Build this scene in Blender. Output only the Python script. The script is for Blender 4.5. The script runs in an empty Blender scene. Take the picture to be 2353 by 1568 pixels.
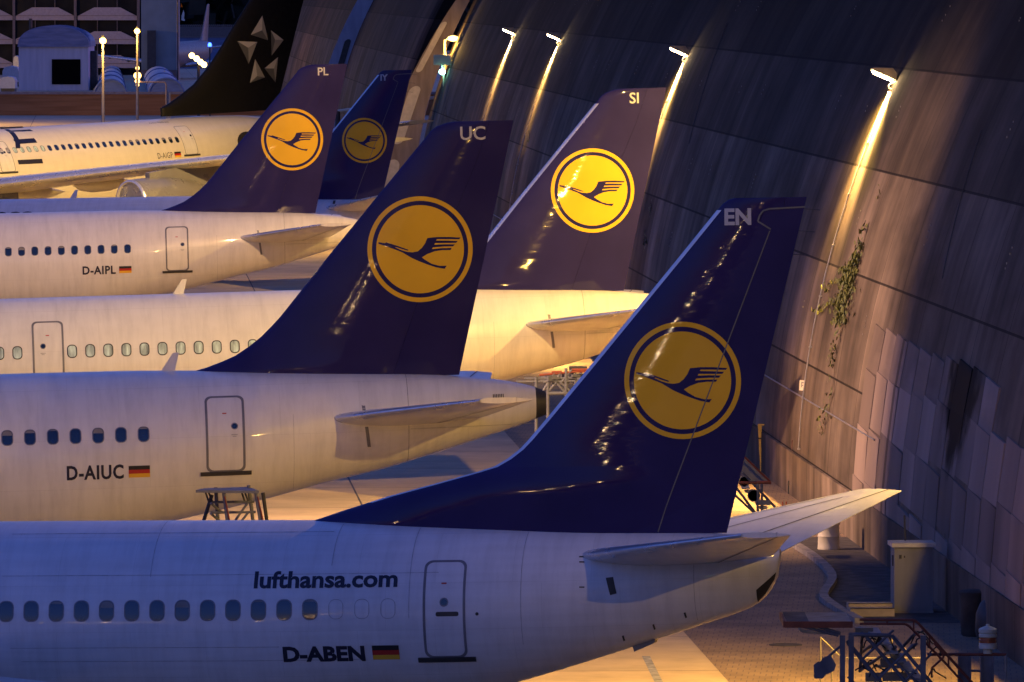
import bpy, bmesh, math, random
from math import radians as R, sin, cos, tan, pi, sqrt
from mathutils import Vector, Matrix, geometry
random.seed(7)
SC = bpy.context.scene
COL = SC.collection

# ------------------------------------------------------------------ camera
CAM_H = 15.05                      # eye height over the apron
FPX, PW, PCX, PCY = 18000.0, 2353.0, 1176.5, 784.0
PITCH = math.atan(820.0 / FPX)     # looking slightly down
cd = bpy.data.cameras.new('camera')
cd.sensor_width = 36.0
cd.lens = 36.0 * FPX / PW
cd.clip_start = 1.0
cd.clip_end = 8000.0
cam = bpy.data.objects.new('camera', cd)
COL.objects.link(cam)
cam.location = (0, 0, CAM_H)
cam.rotation_euler = (pi / 2 - PITCH, 0, 0)
SC.camera = cam
EYE = Vector((0, 0, CAM_H))

# ------------------------------------------------------------------ world, exposure
SC.view_settings.view_transform = 'Standard'
SC.view_settings.look = 'None'
SC.view_settings.exposure = 2.2
SC.view_settings.gamma = 1.0
SC.cycles.use_denoising = True
SC.cycles.max_bounces = 6
SC.cycles.sample_clamp_indirect = 6.0
SUN_EL, SUN_ROT = R(1.0), R(80.0)
w = bpy.data.worlds.new("World")
SC.world = w
w.use_nodes = True
nt = w.node_tree
bg = nt.nodes['Background']
sky = nt.nodes.new('ShaderNodeTexSky')
sky.sky_type = 'NISHITA'
sky.sun_disc = False
sky.sun_elevation = SUN_EL
sky.sun_rotation = SUN_ROT
sky.ozone_density = 4.0
tint = nt.nodes.new('ShaderNodeMix')
tint.data_type = 'RGBA'
tint.blend_type = 'MULTIPLY'
tint.inputs[0].default_value = 1.0
tint.inputs[7].default_value = (1.36, 0.86, 1.40, 1)     # blue dusk white balance
nt.links.new(sky.outputs[0], tint.inputs[6])
nt.links.new(tint.outputs[2], bg.inputs[0])
bg.inputs[1].default_value = 0.15

WARM = (1.0, 0.57, 0.11)
SODIUM = (1.0, 0.60, 0.16)

# ------------------------------------------------------------------ helpers
def at(px, py, Y):
    d = Vector(((px - PCX) / FPX, 0, 0)) + Vector((0, cos(PITCH), -sin(PITCH))) \
        + Vector((0, sin(PITCH), cos(PITCH))) * ((PCY - py) / FPX)
    return EYE + d * (Y / d.y)

def raydir(px, py):
    return (at(px, py, 100.0) - EYE).normalized()

def gnd(px, py, z=0.0):
    d = raydir(px, py)
    return EYE + d * ((z - CAM_H) / d.z)

def tagp(o, label=None, cat=None, group=None, kind=None):
    if label: o['label'] = label
    if cat: o['category'] = cat
    if group: o['group'] = group
    if kind: o['kind'] = kind
    return o

def empty(name, loc=(0, 0, 0), rz=0.0, label=None, cat=None, group=None):
    o = bpy.data.objects.new(name, None)
    o.empty_display_size = 0.3
    COL.objects.link(o)
    o.location = loc
    o.rotation_euler = (0, 0, rz)
    return tagp(o, label, cat, group)

class MB:
    def __init__(s):
        s.v, s.f, s.uv = [], [], None
    def quad(s, *p):
        n = len(s.v); s.v += [tuple(q) for q in p]; s.f.append(tuple(range(n, n + len(p))))
        return s
    def box(s, c, d, rz=0.0, rx=0.0, ry=0.0):
        M = Matrix.Translation(Vector(c)) @ Matrix.Rotation(rz, 4, 'Z') @ Matrix.Rotation(ry, 4, 'Y') @ Matrix.Rotation(rx, 4, 'X')
        n = len(s.v)
        for z in (-.5, .5):
            for x, y in ((-.5, -.5), (.5, -.5), (.5, .5), (-.5, .5)):
                s.v.append(tuple(M @ Vector((x * d[0], y * d[1], z * d[2]))))
        s.f += [tuple(n + i for i in q) for q in ((3, 2, 1, 0), (4, 5, 6, 7), (0, 1, 5, 4), (1, 2, 6, 5), (2, 3, 7, 6), (3, 0, 4, 7))]
        return s
    def tube(s, a, b, r, n=8, r2=None):
        a, b = Vector(a), Vector(b)
        r2 = r if r2 is None else r2
        z = (b - a).normalized()
        x = z.orthogonal().normalized(); y = z.cross(x)
        k = len(s.v)
        for p, q in ((a, r), (b, r2)):
            for i in range(n):
                t = 2 * pi * (i + .5) / n
                s.v.append(tuple(p + (x * cos(t) + y * sin(t)) * q))
        for i in range(n):
            j = (i + 1) % n
            s.f.append((k + i, k + j, k + n + j, k + n + i))
        s.f.append(tuple(k + i for i in reversed(range(n))))
        s.f.append(tuple(k + n + i for i in range(n)))
        return s
    def path(s, pts, r, n=8):
        for a, b in zip(pts, pts[1:]):
            s.tube(a, b, r, n)
        return s
    def lathe(s, c, prof, n=20, axis='Z', rot=0.0):
        # prof: list of (radius, height along axis)
        k = len(s.v)
        for r, h in prof:
            for i in range(n):
                t = 2 * pi * i / n + rot
                if axis == 'Z': p = (c[0] + r * cos(t), c[1] + r * sin(t), c[2] + h)
                elif axis == 'X': p = (c[0] + h, c[1] + r * cos(t), c[2] + r * sin(t))
                else: p = (c[0] + r * cos(t), c[1] + h, c[2] + r * sin(t))
                s.v.append(p)
        for a in range(len(prof) - 1):
            for i in range(n):
                j = (i + 1) % n
                s.f.append((k + a * n + i, k + a * n + j, k + (a + 1) * n + j, k + (a + 1) * n + i))
        if prof[0][0] > 1e-4: s.f.append(tuple(k + i for i in reversed(range(n))))
        if prof[-1][0] > 1e-4: s.f.append(tuple(k + (len(prof) - 1) * n + i for i in range(n)))
        return s
    def prism(s, pts, y0, y1):          # outline in xz, extruded along y
        n = len(pts); k = len(s.v)
        for y in (y0, y1):
            s.v += [(p[0], y, p[1]) for p in pts]
        tris = geometry.tessellate_polygon([[Vector((p[0], p[1], 0)) for p in pts]])
        for t in tris:
            s.f.append(tuple(k + i for i in t)); s.f.append(tuple(k + n + i for i in reversed(t)))
        for i in range(n):
            j = (i + 1) % n
            s.f.append((k + i, k + j, k + n + j, k + n + i))
        return s
    def build(s, name, mat, parent=None, smooth=False, fix=True):
        me = bpy.data.meshes.new(name)
        me.from_pydata([tuple(v) for v in s.v], [], s.f)
        if fix:
            bm = bmesh.new(); bm.from_mesh(me)
            bmesh.ops.recalc_face_normals(bm, faces=bm.faces)
            bm.to_mesh(me); bm.free()
        if smooth:
            for p in me.polygons: p.use_smooth = True
        me.materials.append(mat)
        o = bpy.data.objects.new(name, me)
        COL.objects.link(o)
        if parent is not None: o.parent = parent
        if smooth == 'auto':
            pass
        return o

def smooth_angle(o, ang=35):
    me = o.data
    bm = bmesh.new(); bm.from_mesh(me)
    for e in bm.edges:
        if len(e.link_faces) == 2 and e.calc_face_angle(0) > R(ang):
            e.smooth = False
    for f in bm.faces: f.smooth = True
    bm.to_mesh(me); bm.free()
    return o

# ------------------------------------------------------------------ materials
def newmat(name):
    m = bpy.data.materials.new(name); m.use_nodes = True
    return m, m.node_tree, m.node_tree.nodes['Principled BSDF']

def N(nt, t, **k):
    n = nt.nodes.new(t)
    for a, b in k.items(): setattr(n, a, b)
    return n

def paint(name, col, rough=0.4, metal=0.0, coat=0.0, var=0.12, scale=(1, 1, 1), nscale=3.0, bump=0.0, bscale=(1, 1, 1), bn=6.0, spec=0.5, coat_rough=0.05, detail=5.0):
    m, t, b = newmat(name)
    b.inputs['Metallic'].default_value = metal
    b.inputs['Coat Weight'].default_value = coat
    b.inputs['Coat Roughness'].default_value = coat_rough
    b.inputs['Specular IOR Level'].default_value = spec
    tc = N(t, 'ShaderNodeTexCoord'); mp = N(t, 'ShaderNodeMapping')
    mp.inputs['Scale'].default_value = scale
    t.links.new(tc.outputs['Object'], mp.inputs[0])
    nz = N(t, 'ShaderNodeTexNoise'); nz.inputs['Scale'].default_value = nscale; nz.inputs['Detail'].default_value = detail
    t.links.new(mp.outputs[0], nz.inputs['Vector'])
    rp = N(t, 'ShaderNodeMapRange')
    rp.inputs[1].default_value = 0.3; rp.inputs[2].default_value = 0.7
    rp.inputs[3].default_value = 1 - var; rp.inputs[4].default_value = 1 + var * .4
    t.links.new(nz.outputs[0], rp.inputs[0])
    mx = N(t, 'ShaderNodeMix', data_type='RGBA', blend_type='MULTIPLY')
    mx.inputs[0].default_value = 1.0
    mx.inputs[6].default_value = (*col, 1)
    t.links.new(rp.outputs[0], mx.inputs[7])
    t.links.new(mx.outputs[2], b.inputs['Base Color'])
    r2 = N(t, 'ShaderNodeMapRange')
    r2.inputs[1].default_value = 0.3; r2.inputs[2].default_value = 0.7
    r2.inputs[3].default_value = min(1, rough * 1.25); r2.inputs[4].default_value = rough * .85
    t.links.new(nz.outputs[0], r2.inputs[0]); t.links.new(r2.outputs[0], b.inputs['Roughness'])
    if bump:
        mp2 = N(t, 'ShaderNodeMapping'); mp2.inputs['Scale'].default_value = bscale
        t.links.new(tc.outputs['Object'], mp2.inputs[0])
        n2 = N(t, 'ShaderNodeTexNoise'); n2.inputs['Scale'].default_value = bn; n2.inputs['Detail'].default_value = 3.0
        t.links.new(mp2.outputs[0], n2.inputs['Vector'])
        bp = N(t, 'ShaderNodeBump'); bp.inputs['Strength'].default_value = bump; bp.inputs['Distance'].default_value = 0.02
        t.links.new(n2.outputs[0], bp.inputs['Height']); t.links.new(bp.outputs[0], b.inputs['Normal'])
        t.links.new(bp.outputs[0], b.inputs['Coat Normal'])
    return m

def panels(m, bw=1.55, bh=.92, dark=.84, mortar=.007, streaks=.10):
    t = m.node_tree; b = t.nodes['Principled BSDF']
    src = b.inputs['Base Color'].links[0].from_socket
    tc = N(t, 'ShaderNodeTexCoord'); sp = N(t, 'ShaderNodeSeparateXYZ'); cb = N(t, 'ShaderNodeCombineXYZ')
    t.links.new(tc.outputs['Object'], sp.inputs[0]); t.links.new(sp.outputs[0], cb.inputs[0]); t.links.new(sp.outputs[2], cb.inputs[1])
    br = N(t, 'ShaderNodeTexBrick'); br.inputs['Scale'].default_value = 1; br.inputs['Brick Width'].default_value = bw; br.inputs['Row Height'].default_value = bh
    br.inputs['Mortar Size'].default_value = mortar; br.inputs['Mortar Smooth'].default_value = .6; br.offset = .37
    br.inputs['Color1'].default_value = (1, 1, 1, 1); br.inputs['Color2'].default_value = (.965, .965, .97, 1); br.inputs['Mortar'].default_value = (dark, dark, dark, 1)
    t.links.new(cb.outputs[0], br.inputs['Vector'])
    mx = N(t, 'ShaderNodeMix', data_type='RGBA', blend_type='MULTIPLY'); mx.inputs[0].default_value = 1
    t.links.new(src, mx.inputs[6]); t.links.new(br.outputs[0], mx.inputs[7])
    # grime running down the skin
    mp = N(t, 'ShaderNodeMapping'); mp.inputs['Scale'].default_value = (2.6, .3, .45); t.links.new(tc.outputs['Object'], mp.inputs[0])
    n = N(t, 'ShaderNodeTexNoise'); n.inputs['Scale'].default_value = 1.6; n.inputs['Detail'].default_value = 6; n.inputs['Roughness'].default_value = .65
    t.links.new(mp.outputs[0], n.inputs['Vector'])
    r = N(t, 'ShaderNodeMapRange'); r.inputs[1].default_value = .42; r.inputs[2].default_value = .68; r.inputs[3].default_value = 1.0; r.inputs[4].default_value = 1 - streaks
    t.links.new(n.outputs[0], r.inputs[0])
    m2 = N(t, 'ShaderNodeMix', data_type='RGBA', blend_type='MULTIPLY'); m2.inputs[0].default_value = 1
    t.links.new(mx.outputs[2], m2.inputs[6]); t.links.new(r.outputs[0], m2.inputs[7])
    t.links.new(m2.outputs[2], b.inputs['Base Color'])

def glow(name, col, strength):
    m, t, b = newmat(name)
    b.inputs['Base Color'].default_value = (*col, 1)
    b.inputs['Emission Color'].default_value = (*col, 1)
    b.inputs['Emission Strength'].default_value = strength
    return m

M = {}
M['white'] = paint('white_paint', (.70, .685, .645), .33, coat=.35, var=.05, scale=(.5, .5, 1.6), nscale=1.6, bump=.12, bscale=(1.2, 1, .8), bn=1.3)
M['white_old'] = paint('aged_white_paint', (.66, .66, .68), .38, coat=.2, var=.07, scale=(.25, .5, 3.5), nscale=2.2, bump=.14, bscale=(1.2, 1, .8), bn=1.4)
M['cream'] = paint('lamplit_white_paint', (.70, .655, .55), .33, coat=.3, var=.05, scale=(.5, .5, 1.6), nscale=1.6, bump=.12, bscale=(1.2, 1, .8), bn=1.3)  # cream cast stands in for yellow lamplight on white paint
panels(M['cream'], 2.2, 1.4, .92, .006, .06)
panels(M['white'], 1.9, 1.15, .88, .007, .13)
panels(M['white_old'], 1.5, .9, .88, .007, .12)
M['blue'] = paint('blue_fin_paint', (.0175, .0140, .088), .55, spec=.06, coat=.45, var=.15, scale=(.8, .8, .8), nscale=1.0, bump=.20, bscale=(.4, 1, 1.4), bn=2.0, coat_rough=.045)
M['yellow'] = paint('yellow_roundel_paint', (.64, .385, .02), .5, spec=.15, coat=.5, var=.06, nscale=1.0, bump=.20, bscale=(.4, 1, 1.4), bn=2.0, coat_rough=.045)
M['black'] = paint('black_fin_paint', (.004, .004, .005), .6, spec=.15, coat=.1, var=.1)
M['ink'] = paint('dark_blue_lettering', (.008, .009, .03), .45, var=.1)
M['pale_ink'] = paint('pale_lettering', (.40, .41, .45), .4, var=.1)
M['grey'] = paint('grey_trim', (.16, .16, .18), .4, var=.2)
M['sill'] = paint('dark_door_sill', (.035, .033, .032), .5, var=.3)
M['gap'] = paint('seam_dirt', (.10, .10, .10), .6, var=.4, nscale=8)
M['faint'] = paint('faint_seam', (.36, .36, .37), .5, var=.4, nscale=8)
M['pane'] = paint('window_pane', (.010, .022, .05), .10, coat=1.0, var=.3, nscale=5)
M['pane_lit'] = paint('painted_lit_pane', (.50, .66, .62), .25, coat=.6, var=.75, scale=(3.2, 1, .8), nscale=2.2)  # reflected lamplight and lit cabin put into the pane colour
M['bare'] = paint('bare_metal', (.62, .63, .66), .28, metal=.75, var=.15, nscale=2)
M['inlet'] = paint('engine_dark', (.02, .02, .022), .5, var=.3)
M['dark'] = paint('dark_metal', (.03, .03, .032), .5, var=.3)
M['burnt'] = paint('burnt_titanium', (.06, .055, .055), .45, metal=.5, var=.4, nscale=4)
M['red'] = paint('flag_red', (.42, .02, .015), .4, var=.05)
M['flag_black'] = paint('flag_black', (.012, .012, .014), .4, var=.05)
M['gold'] = paint('flag_gold', (.75, .42, .03), .4, var=.05)
M['tyre'] = paint('tyre_rubber', (.02, .02, .02), .85, var=.3)
M['engine'] = paint('nacelle_paint', (.13, .13, .16), .3, coat=.3, var=.12, nscale=1.5)
M['tri_a'] = paint('emblem_light', (.30, .29, .285), .4, var=.05)
M['tri_b'] = paint('emblem_mid', (.17, .165, .16), .4, var=.05)
M['tri_c'] = paint('emblem_dark', (.07, .07, .07), .4, var=.05)

# ------------------------------------------------------------------ jets
def pchip(P):
    xs = [p[0] for p in P]; ys = [p[1] for p in P]; n = len(P)
    d = [(ys[i + 1] - ys[i]) / (xs[i + 1] - xs[i]) for i in range(n - 1)]
    m = [d[0]] + [0 if d[i - 1] * d[i] <= 0 else 2 * d[i - 1] * d[i] / (d[i - 1] + d[i]) for i in range(1, n - 1)] + [d[-1]]
    def f(x):
        if x <= xs[0]: return ys[0]
        if x >= xs[-1]: return ys[-1]
        i = 0
        while x > xs[i + 1]: i += 1
        h = xs[i + 1] - xs[i]; t = (x - xs[i]) / h
        return ys[i] * (1 + 2 * t) * (1 - t) ** 2 + h * m[i] * t * (1 - t) ** 2 + ys[i + 1] * t * t * (3 - 2 * t) + h * m[i + 1] * t * t * (t - 1)
    return f

def lerpf(P):
    P = sorted(P)
    def f(x):
        if x <= P[0][0]: return P[0][1]
        for (a, b), (c, d) in zip(P, P[1:]):
            if x <= c: return b + (d - b) * (x - a) / max(1e-9, c - a)
        return P[-1][1]
    return f

class Frame:                                   # where a jet stands: tail end over the ground
    def __init__(s, px, Y, yaw, pitch, dz=0.0):
        X = (px - PCX) / FPX * Y * 1.0
        s.loc = Vector((X, Y, dz)); s.yaw, s.pitch = R(yaw), R(pitch)
        s.M = Matrix.Translation(s.loc) @ Matrix.Rotation(s.yaw, 4, 'Z') @ Matrix.Rotation(-s.pitch, 4, 'Y')
        s.I = s.M.inverted()
    def ray(s, px, py):
        o = s.I @ EYE
        return o, (s.I.to_3x3() @ raydir(px, py))
    def sym(s, px, py, yl=0.0):                # pixel -> (x, z) in the plane y = yl of the jet
        o, d = s.ray(px, py)
        p = o + d * ((yl - o.y) / d.y)
        return (p.x, p.z)

class Body:
    def __init__(s, top, bot, hw):
        s.top, s.bot, s.hwf = pchip(top), pchip(bot), pchip(hw)
    def sec(s, x):
        t, b = s.top(x), s.bot(x)
        return (t + b) / 2, max(.01, (t - b) / 2), max(.01, s.hwf(x))
    def y(s, x, z, off=0.0):
        zc, hh, hw = s.sec(x)
        q = max(-.999, min(.999, (z - zc) / hh))
        return -(hw * sqrt(1 - q * q)) - off
    def hit(s, fr, px, py):                    # pixel -> (x, z) on the near side of the fuselage
        y = -1.5
        for _ in range(25):
            x, z = fr.sym(px, py, y)
            y = .5 * y + .5 * s.y(x, z)
        return x, z
    def mapper(s, x0, z0, off):
        zc, hh, hw = s.sec(x0)
        r = (hh + hw) / 2
        p0 = math.asin(max(-.98, min(.98, (z0 - zc) / hh)))
        def f(a, b):
            ph = max(-1.5, min(1.5, p0 + b / r))
            z = zc + hh * sin(ph)
            x = x0 + a
            return Vector((x, s.y(x, z, off), z))
        return f

class Fin:
    def __init__(s, LE, TE, hinge, thick=.105):
        s.le = lerpf([(z, x) for x, z in LE]); s.te = lerpf([(z, x) for x, z in TE]); s.hg = lerpf([(z, x) for x, z in hinge])
        s.z0, s.z1 = min(z for x, z in LE), max(z for x, z in LE)
        s.zs = sorted(set([round(z, 3) for x, z in LE] + [round(z, 3) for x, z in hinge if s.z0 < z < s.z1] + [s.z0 + (s.z1 - s.z0) * i / 24 for i in range(25)]))
        s.thick = thick
    def h(s, x, z):
        l, t = s.le(z), s.te(z)
        c = min(t - l, 6.2)
        T = s.thick * c * .5
        d = max(0, x - l); e = max(0, t - x)
        u = min(1, d / (.33 * c)); g = sqrt(u * (2 - u))
        q = min(1, e / (.62 * c))
        return T * g * sin(pi / 2 * q) + .010 * min(1, d / .03)
    def mapper(s, off):
        def f(a, b):
            return Vector((a, -s.h(a, b) - off, b))
        return f

def decal(name, polys, fmap, mat, parent, grid=(.35, .07), label=None):
    bm = bmesh.new()
    for poly in polys:
        vs = [bm.verts.new((p[0], p[1], 0)) for p in poly]
        try: bm.faces.new(vs)
        except ValueError: pass
    xs = [v.co.x for v in bm.verts]; ys = [v.co.y for v in bm.verts]
    for ax, g, lo, hi in ((0, grid[0], min(xs), max(xs)), (1, grid[1], min(ys), max(ys))):
        if not g: continue
        k = math.floor(lo / g) + 1
        while k * g < hi - 1e-6:
            co = [0, 0, 0]; no = [0, 0, 0]; co[ax] = k * g + 1e-5; no[ax] = 1
            bmesh.ops.bisect_plane(bm, geom=bm.verts[:] + bm.edges[:] + bm.faces[:], plane_co=co, plane_no=no)
            k += 1
    for v in bm.verts:
        v.co = fmap(v.co.x, v.co.y)
    me = bpy.data.meshes.new(name)
    bm.normal_update(); bm.to_mesh(me); bm.free()
    for p in me.polygons: p.use_smooth = True
    me.materials.append(mat)
    o = bpy.data.objects.new(name, me); COL.objects.link(o); o.parent = parent
    if label: o['label'] = label
    return o

def tess(pts):
    return [[pts[i] for i in t] for t in geometry.tessellate_polygon([[Vector((p[0], p[1], 0)) for p in pts]])]

def rrect(w, h, r, n=5, cx=0, cy=0):
    o = []
    for sx, sy, a0 in ((1, 1, 0), (-1, 1, 90), (-1, -1, 180), (1, -1, 270)):
        for i in range(n + 1):
            a = R(a0 + 90 * i / n)
            o.append((cx + sx * (w / 2 - r) + r * cos(a), cy + sy * (h / 2 - r) + r * sin(a)))
    return o

def ring(o, i):
    n = len(o)
    return [[o[k], o[(k + 1) % n], i[(k + 1) % n], i[k]] for k in range(n)]

def circ(cx, cy, r, n=72):
    return [(cx + r * cos(2 * pi * k / n), cy + r * sin(2 * pi * k / n)) for k in range(n)]

def rect(x0, y0, x1, y1):
    return [(x0, y0), (x1, y0), (x1, y1), (x0, y1)]

def text_polys(body, h, weight=0.0, sx=1.0, shear=0.0, space=1.0):
    c = bpy.data.curves.new('lettering', 'FONT')
    c.body = body; c.size = 1.0; c.offset = weight; c.shear = shear; c.resolution_u = 3
    c.space_character = space
    o = bpy.data.objects.new('lettering', c); COL.objects.link(o)
    dg = bpy.context.evaluated_depsgraph_get()
    me = o.evaluated_get(dg).to_mesh()
    V = [v.co.copy() for v in me.vertices]; F = [tuple(p.vertices) for p in me.polygons]
    o.evaluated_get(dg).to_mesh_clear()
    bpy.data.objects.remove(o); bpy.data.curves.remove(c)
    x0, x1 = min(v.x for v in V), max(v.x for v in V)
    k = h / 0.73                                # cap height of the built-in face
    return [[((V[i].x - x0) * k * sx, V[i].y * k) for i in f] for f in F], (x1 - x0) * k * sx

CRANE = [(348, 642), (430, 656), (445, 646), (560, 685), (722, 746), (716, 758), (640, 736), (568, 708), (556, 714), (640, 752), (700, 772), (770, 780), (838, 770), (890, 728), (930, 675), (962, 607), (1080, 597), (1230, 600), (1382, 612), (1365, 633), (1210, 627), (1082, 624), (1072, 641), (1200, 645), (1345, 654), (1325, 677), (1195, 675), (1057, 673), (1048, 692), (1180, 690), (1310, 695), (1285, 720), (1170, 718), (1030, 726), (1018, 746), (1140, 738), (1268, 740), (1250, 765), (1150, 763), (1050, 775), (960, 806), (888, 846), (930, 880), (1010, 930), (1110, 960), (1200, 959), (1172, 998), (1060, 975), (950, 935), (850, 893), (760, 850), (640, 775), (500, 718), (348, 663)]
CRANE = [((x - 870) / 662.0, (744 - y) / 662.0) for x, y in CRANE]

def loft(rings, caps=True):
    b = MB(); n = len(rings[0])
    for r in rings: b.v += [tuple(p) for p in r]
    for a in range(len(rings) - 1):
        for i in range(n):
            j = (i + 1) % n
            b.f.append((a * n + i, a * n + j, (a + 1) * n + j, (a + 1) * n + i))
    if caps:
        b.f.append(tuple(reversed(range(n)))); b.f.append(tuple((len(rings) - 1) * n + i for i in range(n)))
    return b

def body_mesh(body, x0, x1, name, mat, parent, seg=72):
    rings = []; x = x0
    xs = []
    while x < x1 - 1e-4:
        xs.append(x)
        x += .12 if x > -2 or x < x0 + 1.5 else .3 if x > -16 else .8
    xs.append(x1)
    for x in xs:
        zc, hh, hw = body.sec(x)
        rings.append([(x, hw * cos(2 * pi * k / seg), zc + hh * sin(2 * pi * k / seg)) for k in range(seg)])
    return smooth_angle(loft(rings).build(name, mat, parent), 50)

def airfoil_rings(st, lo=0.0, hi=1.0, n=14, drop=0.0):
    """st: list of (y, xLE, chord, z, thick) ; slab of the chord between fractions lo..hi"""
    out = []
    for (y, xl, c, z, th) in st:
        T = th * c * .5
        pts = []
        fr = [lo + (hi - lo) * (1 - cos(pi * k / n)) / 2 for k in range(n + 1)]
        def hh(f):
            u = min(1, f / .33); q = min(1, (1 - f) / .62)
            return T * sqrt(max(0, u * (2 - u))) * sin(pi / 2 * q) + .006
        for f in fr: pts.append((xl + c * f, y, z + hh(f)))
        for f in reversed(fr): pts.append((xl + c * f, y, z - hh(f)))
        out.append(pts)
    return out

def stations(root, tip, n, y_sign, th):
    (y0, x0, c0, z0), (y1, x1, c1, z1) = root, tip
    o = []
    for i in range(n + 1):
        t = i / n
        o.append((y_sign * (y0 + (y1 - y0) * t), x0 + (x1 - x0) * t, c0 + (c1 - c0) * t, z0 + (z1 - z0) * t, th))
    return o

def flag(body, fr_pt, name, parent, w=.5, h=.30):
    x, z = fr_pt
    f = body.mapper(x, z, .007)
    fl = decal(name, [rect(0, 0, w, h)], f, M['flag_black'], parent)
    decal('flag_band', [rect(0, h / 3, w, 2 * h / 3)], body.mapper(x, z, .010), M['red'], fl)
    decal('flag_band', [rect(0, 0, w, h / 3)], body.mapper(x, z, .010), M['gold'], fl)
    return fl

rndw = random.Random(17)
M['blind'] = paint('window_blind', (.20, .19, .18), .6, var=.2)
def window(body, x, z, w, h, parent, pane='pane', frame='grey', fw=.022):
    o = rrect(w + 2 * fw, h + 2 * fw, min(w, h) * .40 + fw, 5); i = rrect(w, h, min(w, h) * .40, 5)
    wi = decal('window', ring(o, i), body.mapper(x, z, .005), M[frame], parent, grid=(0, .08))
    decal('pane', [i], body.mapper(x, z, .003), M[pane], wi, grid=(0, .08))
    if pane == 'pane' and rndw.random() < .55:
        d_ = h * rndw.choice((.08, .12, .12, .2, .35))
        bl_ = rrect(w * .96, h * .97, min(w, h) * .38, 5)
        top_ = [(a, max(b, h / 2 - d_)) for a, b in bl_ if True]
        keep_ = []
        for p in top_:
            if not keep_ or (abs(p[0] - keep_[-1][0]) + abs(p[1] - keep_[-1][1])) > 1e-4: keep_.append(p)
        decal('blind', tess(keep_), body.mapper(x, z, .0042), M['blind'], wi, grid=(0, 0))
    return wi

def door(body, x, z, w, h, parent, portx=0.0, portz=.15, line=.045, sill=True, handle=None, placards=True, mat='grey', skin=None):
    """x, z: middle of the door on the fuselage"""
    o = rrect(w, h, .16, 5); i = rrect(w - 2 * line, h - 2 * line, .13, 5)
    d = decal('door', tess(i), body.mapper(x, z, .003), skin or M['white'], parent, grid=(.3, .08))
    decal('door_outline', ring(o, i), body.mapper(x, z, .006), M[mat], d, grid=(.3, .08))
    if portz is not None:
        decal('door_window', ring(circ(portx, portz, .085, 20), circ(portx, portz, .062, 20)), body.mapper(x, z, .006), M['grey'], d, grid=(0, .08))
        decal('pane', tess(circ(portx, portz, .064, 20)), body.mapper(x, z, .005), M['pane'], d, grid=(0, .08))
    if handle:
        hx, hz, hw_, hh_ = handle
        decal('handle', tess(rrect(hw_, hh_, min(hw_, hh_) * .4, 3, hx, hz)), body.mapper(x, z, .007), M['dark'], d, grid=(.2, .05))
    if placards:
        decal('placard', [rect(-.06, h * .24, .04, h * .24 + .03)], body.mapper(x, z, .006), M['red'], d)
        decal('placard', [rect(portx - .08, portz - .22, portx + .07, portz - .2), rect(portx - .05, portz - .26, portx + .04, portz - .24)], body.mapper(x, z, .006), M['faint'], d)
    if sill:
        # a real lip standing out under the door
        z1 = z - h / 2
        f = body.mapper(x, z, 0.0)
        b = MB()
        n = 8
        for k in range(n):
            a0 = -w / 2 - .14 + (w + .28) * k / n; a1 = -w / 2 - .14 + (w + .28) * (k + 1) / n
            q = []
            for a in (a0, a1):
                for bb, of in ((-h / 2 + .02, .008), (-h / 2 + .0, .045), (-h / 2 - .085, .045), (-h / 2 - .095, .004)):
                    p = f(a, bb); q.append(Vector((p.x, p.y - of, p.z)))
            b.quad(q[0], q[1], q[5], q[4]); b.quad(q[1], q[2], q[6], q[5]); b.quad(q[2], q[3], q[7], q[6])
            if k == 0: b.quad(*q[:4])
            if k == n - 1: b.quad(*q[4:])
        b.build('door_sill', M['sill'], d)
    return d

def seam_ring(body, x, parent, mat='faint', wd=.012, a0=-80, a1=85, name='skin_seam'):
    b = MB(); n = 40
    P = []
    for k in range(n + 1):
        a = R(a0 + (a1 - a0) * k / n)
        for dx in (0, wd):
            zc, hh, hw = body.sec(x + dx)
            P.append((x + dx, -(hw + .004) * cos(a), zc + (hh + .004) * sin(a)))
    b.v = P
    b.f = [(2 * k, 2 * k + 1, 2 * k + 3, 2 * k + 2) for k in range(n)]
    return b.build(name, M[mat], parent, fix=False)

def seam_line(body, x0, x1, z, parent, mat='faint', wd=.010, name='skin_seam'):
    return decal(name, [rect(x0, -wd / 2, x1, wd / 2)], body.mapper(0, 0, .004) if False else (lambda a, b: Vector((a, body.y(a, z + b, .004), z + b))), M[mat], parent, grid=(.3, 0))

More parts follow.
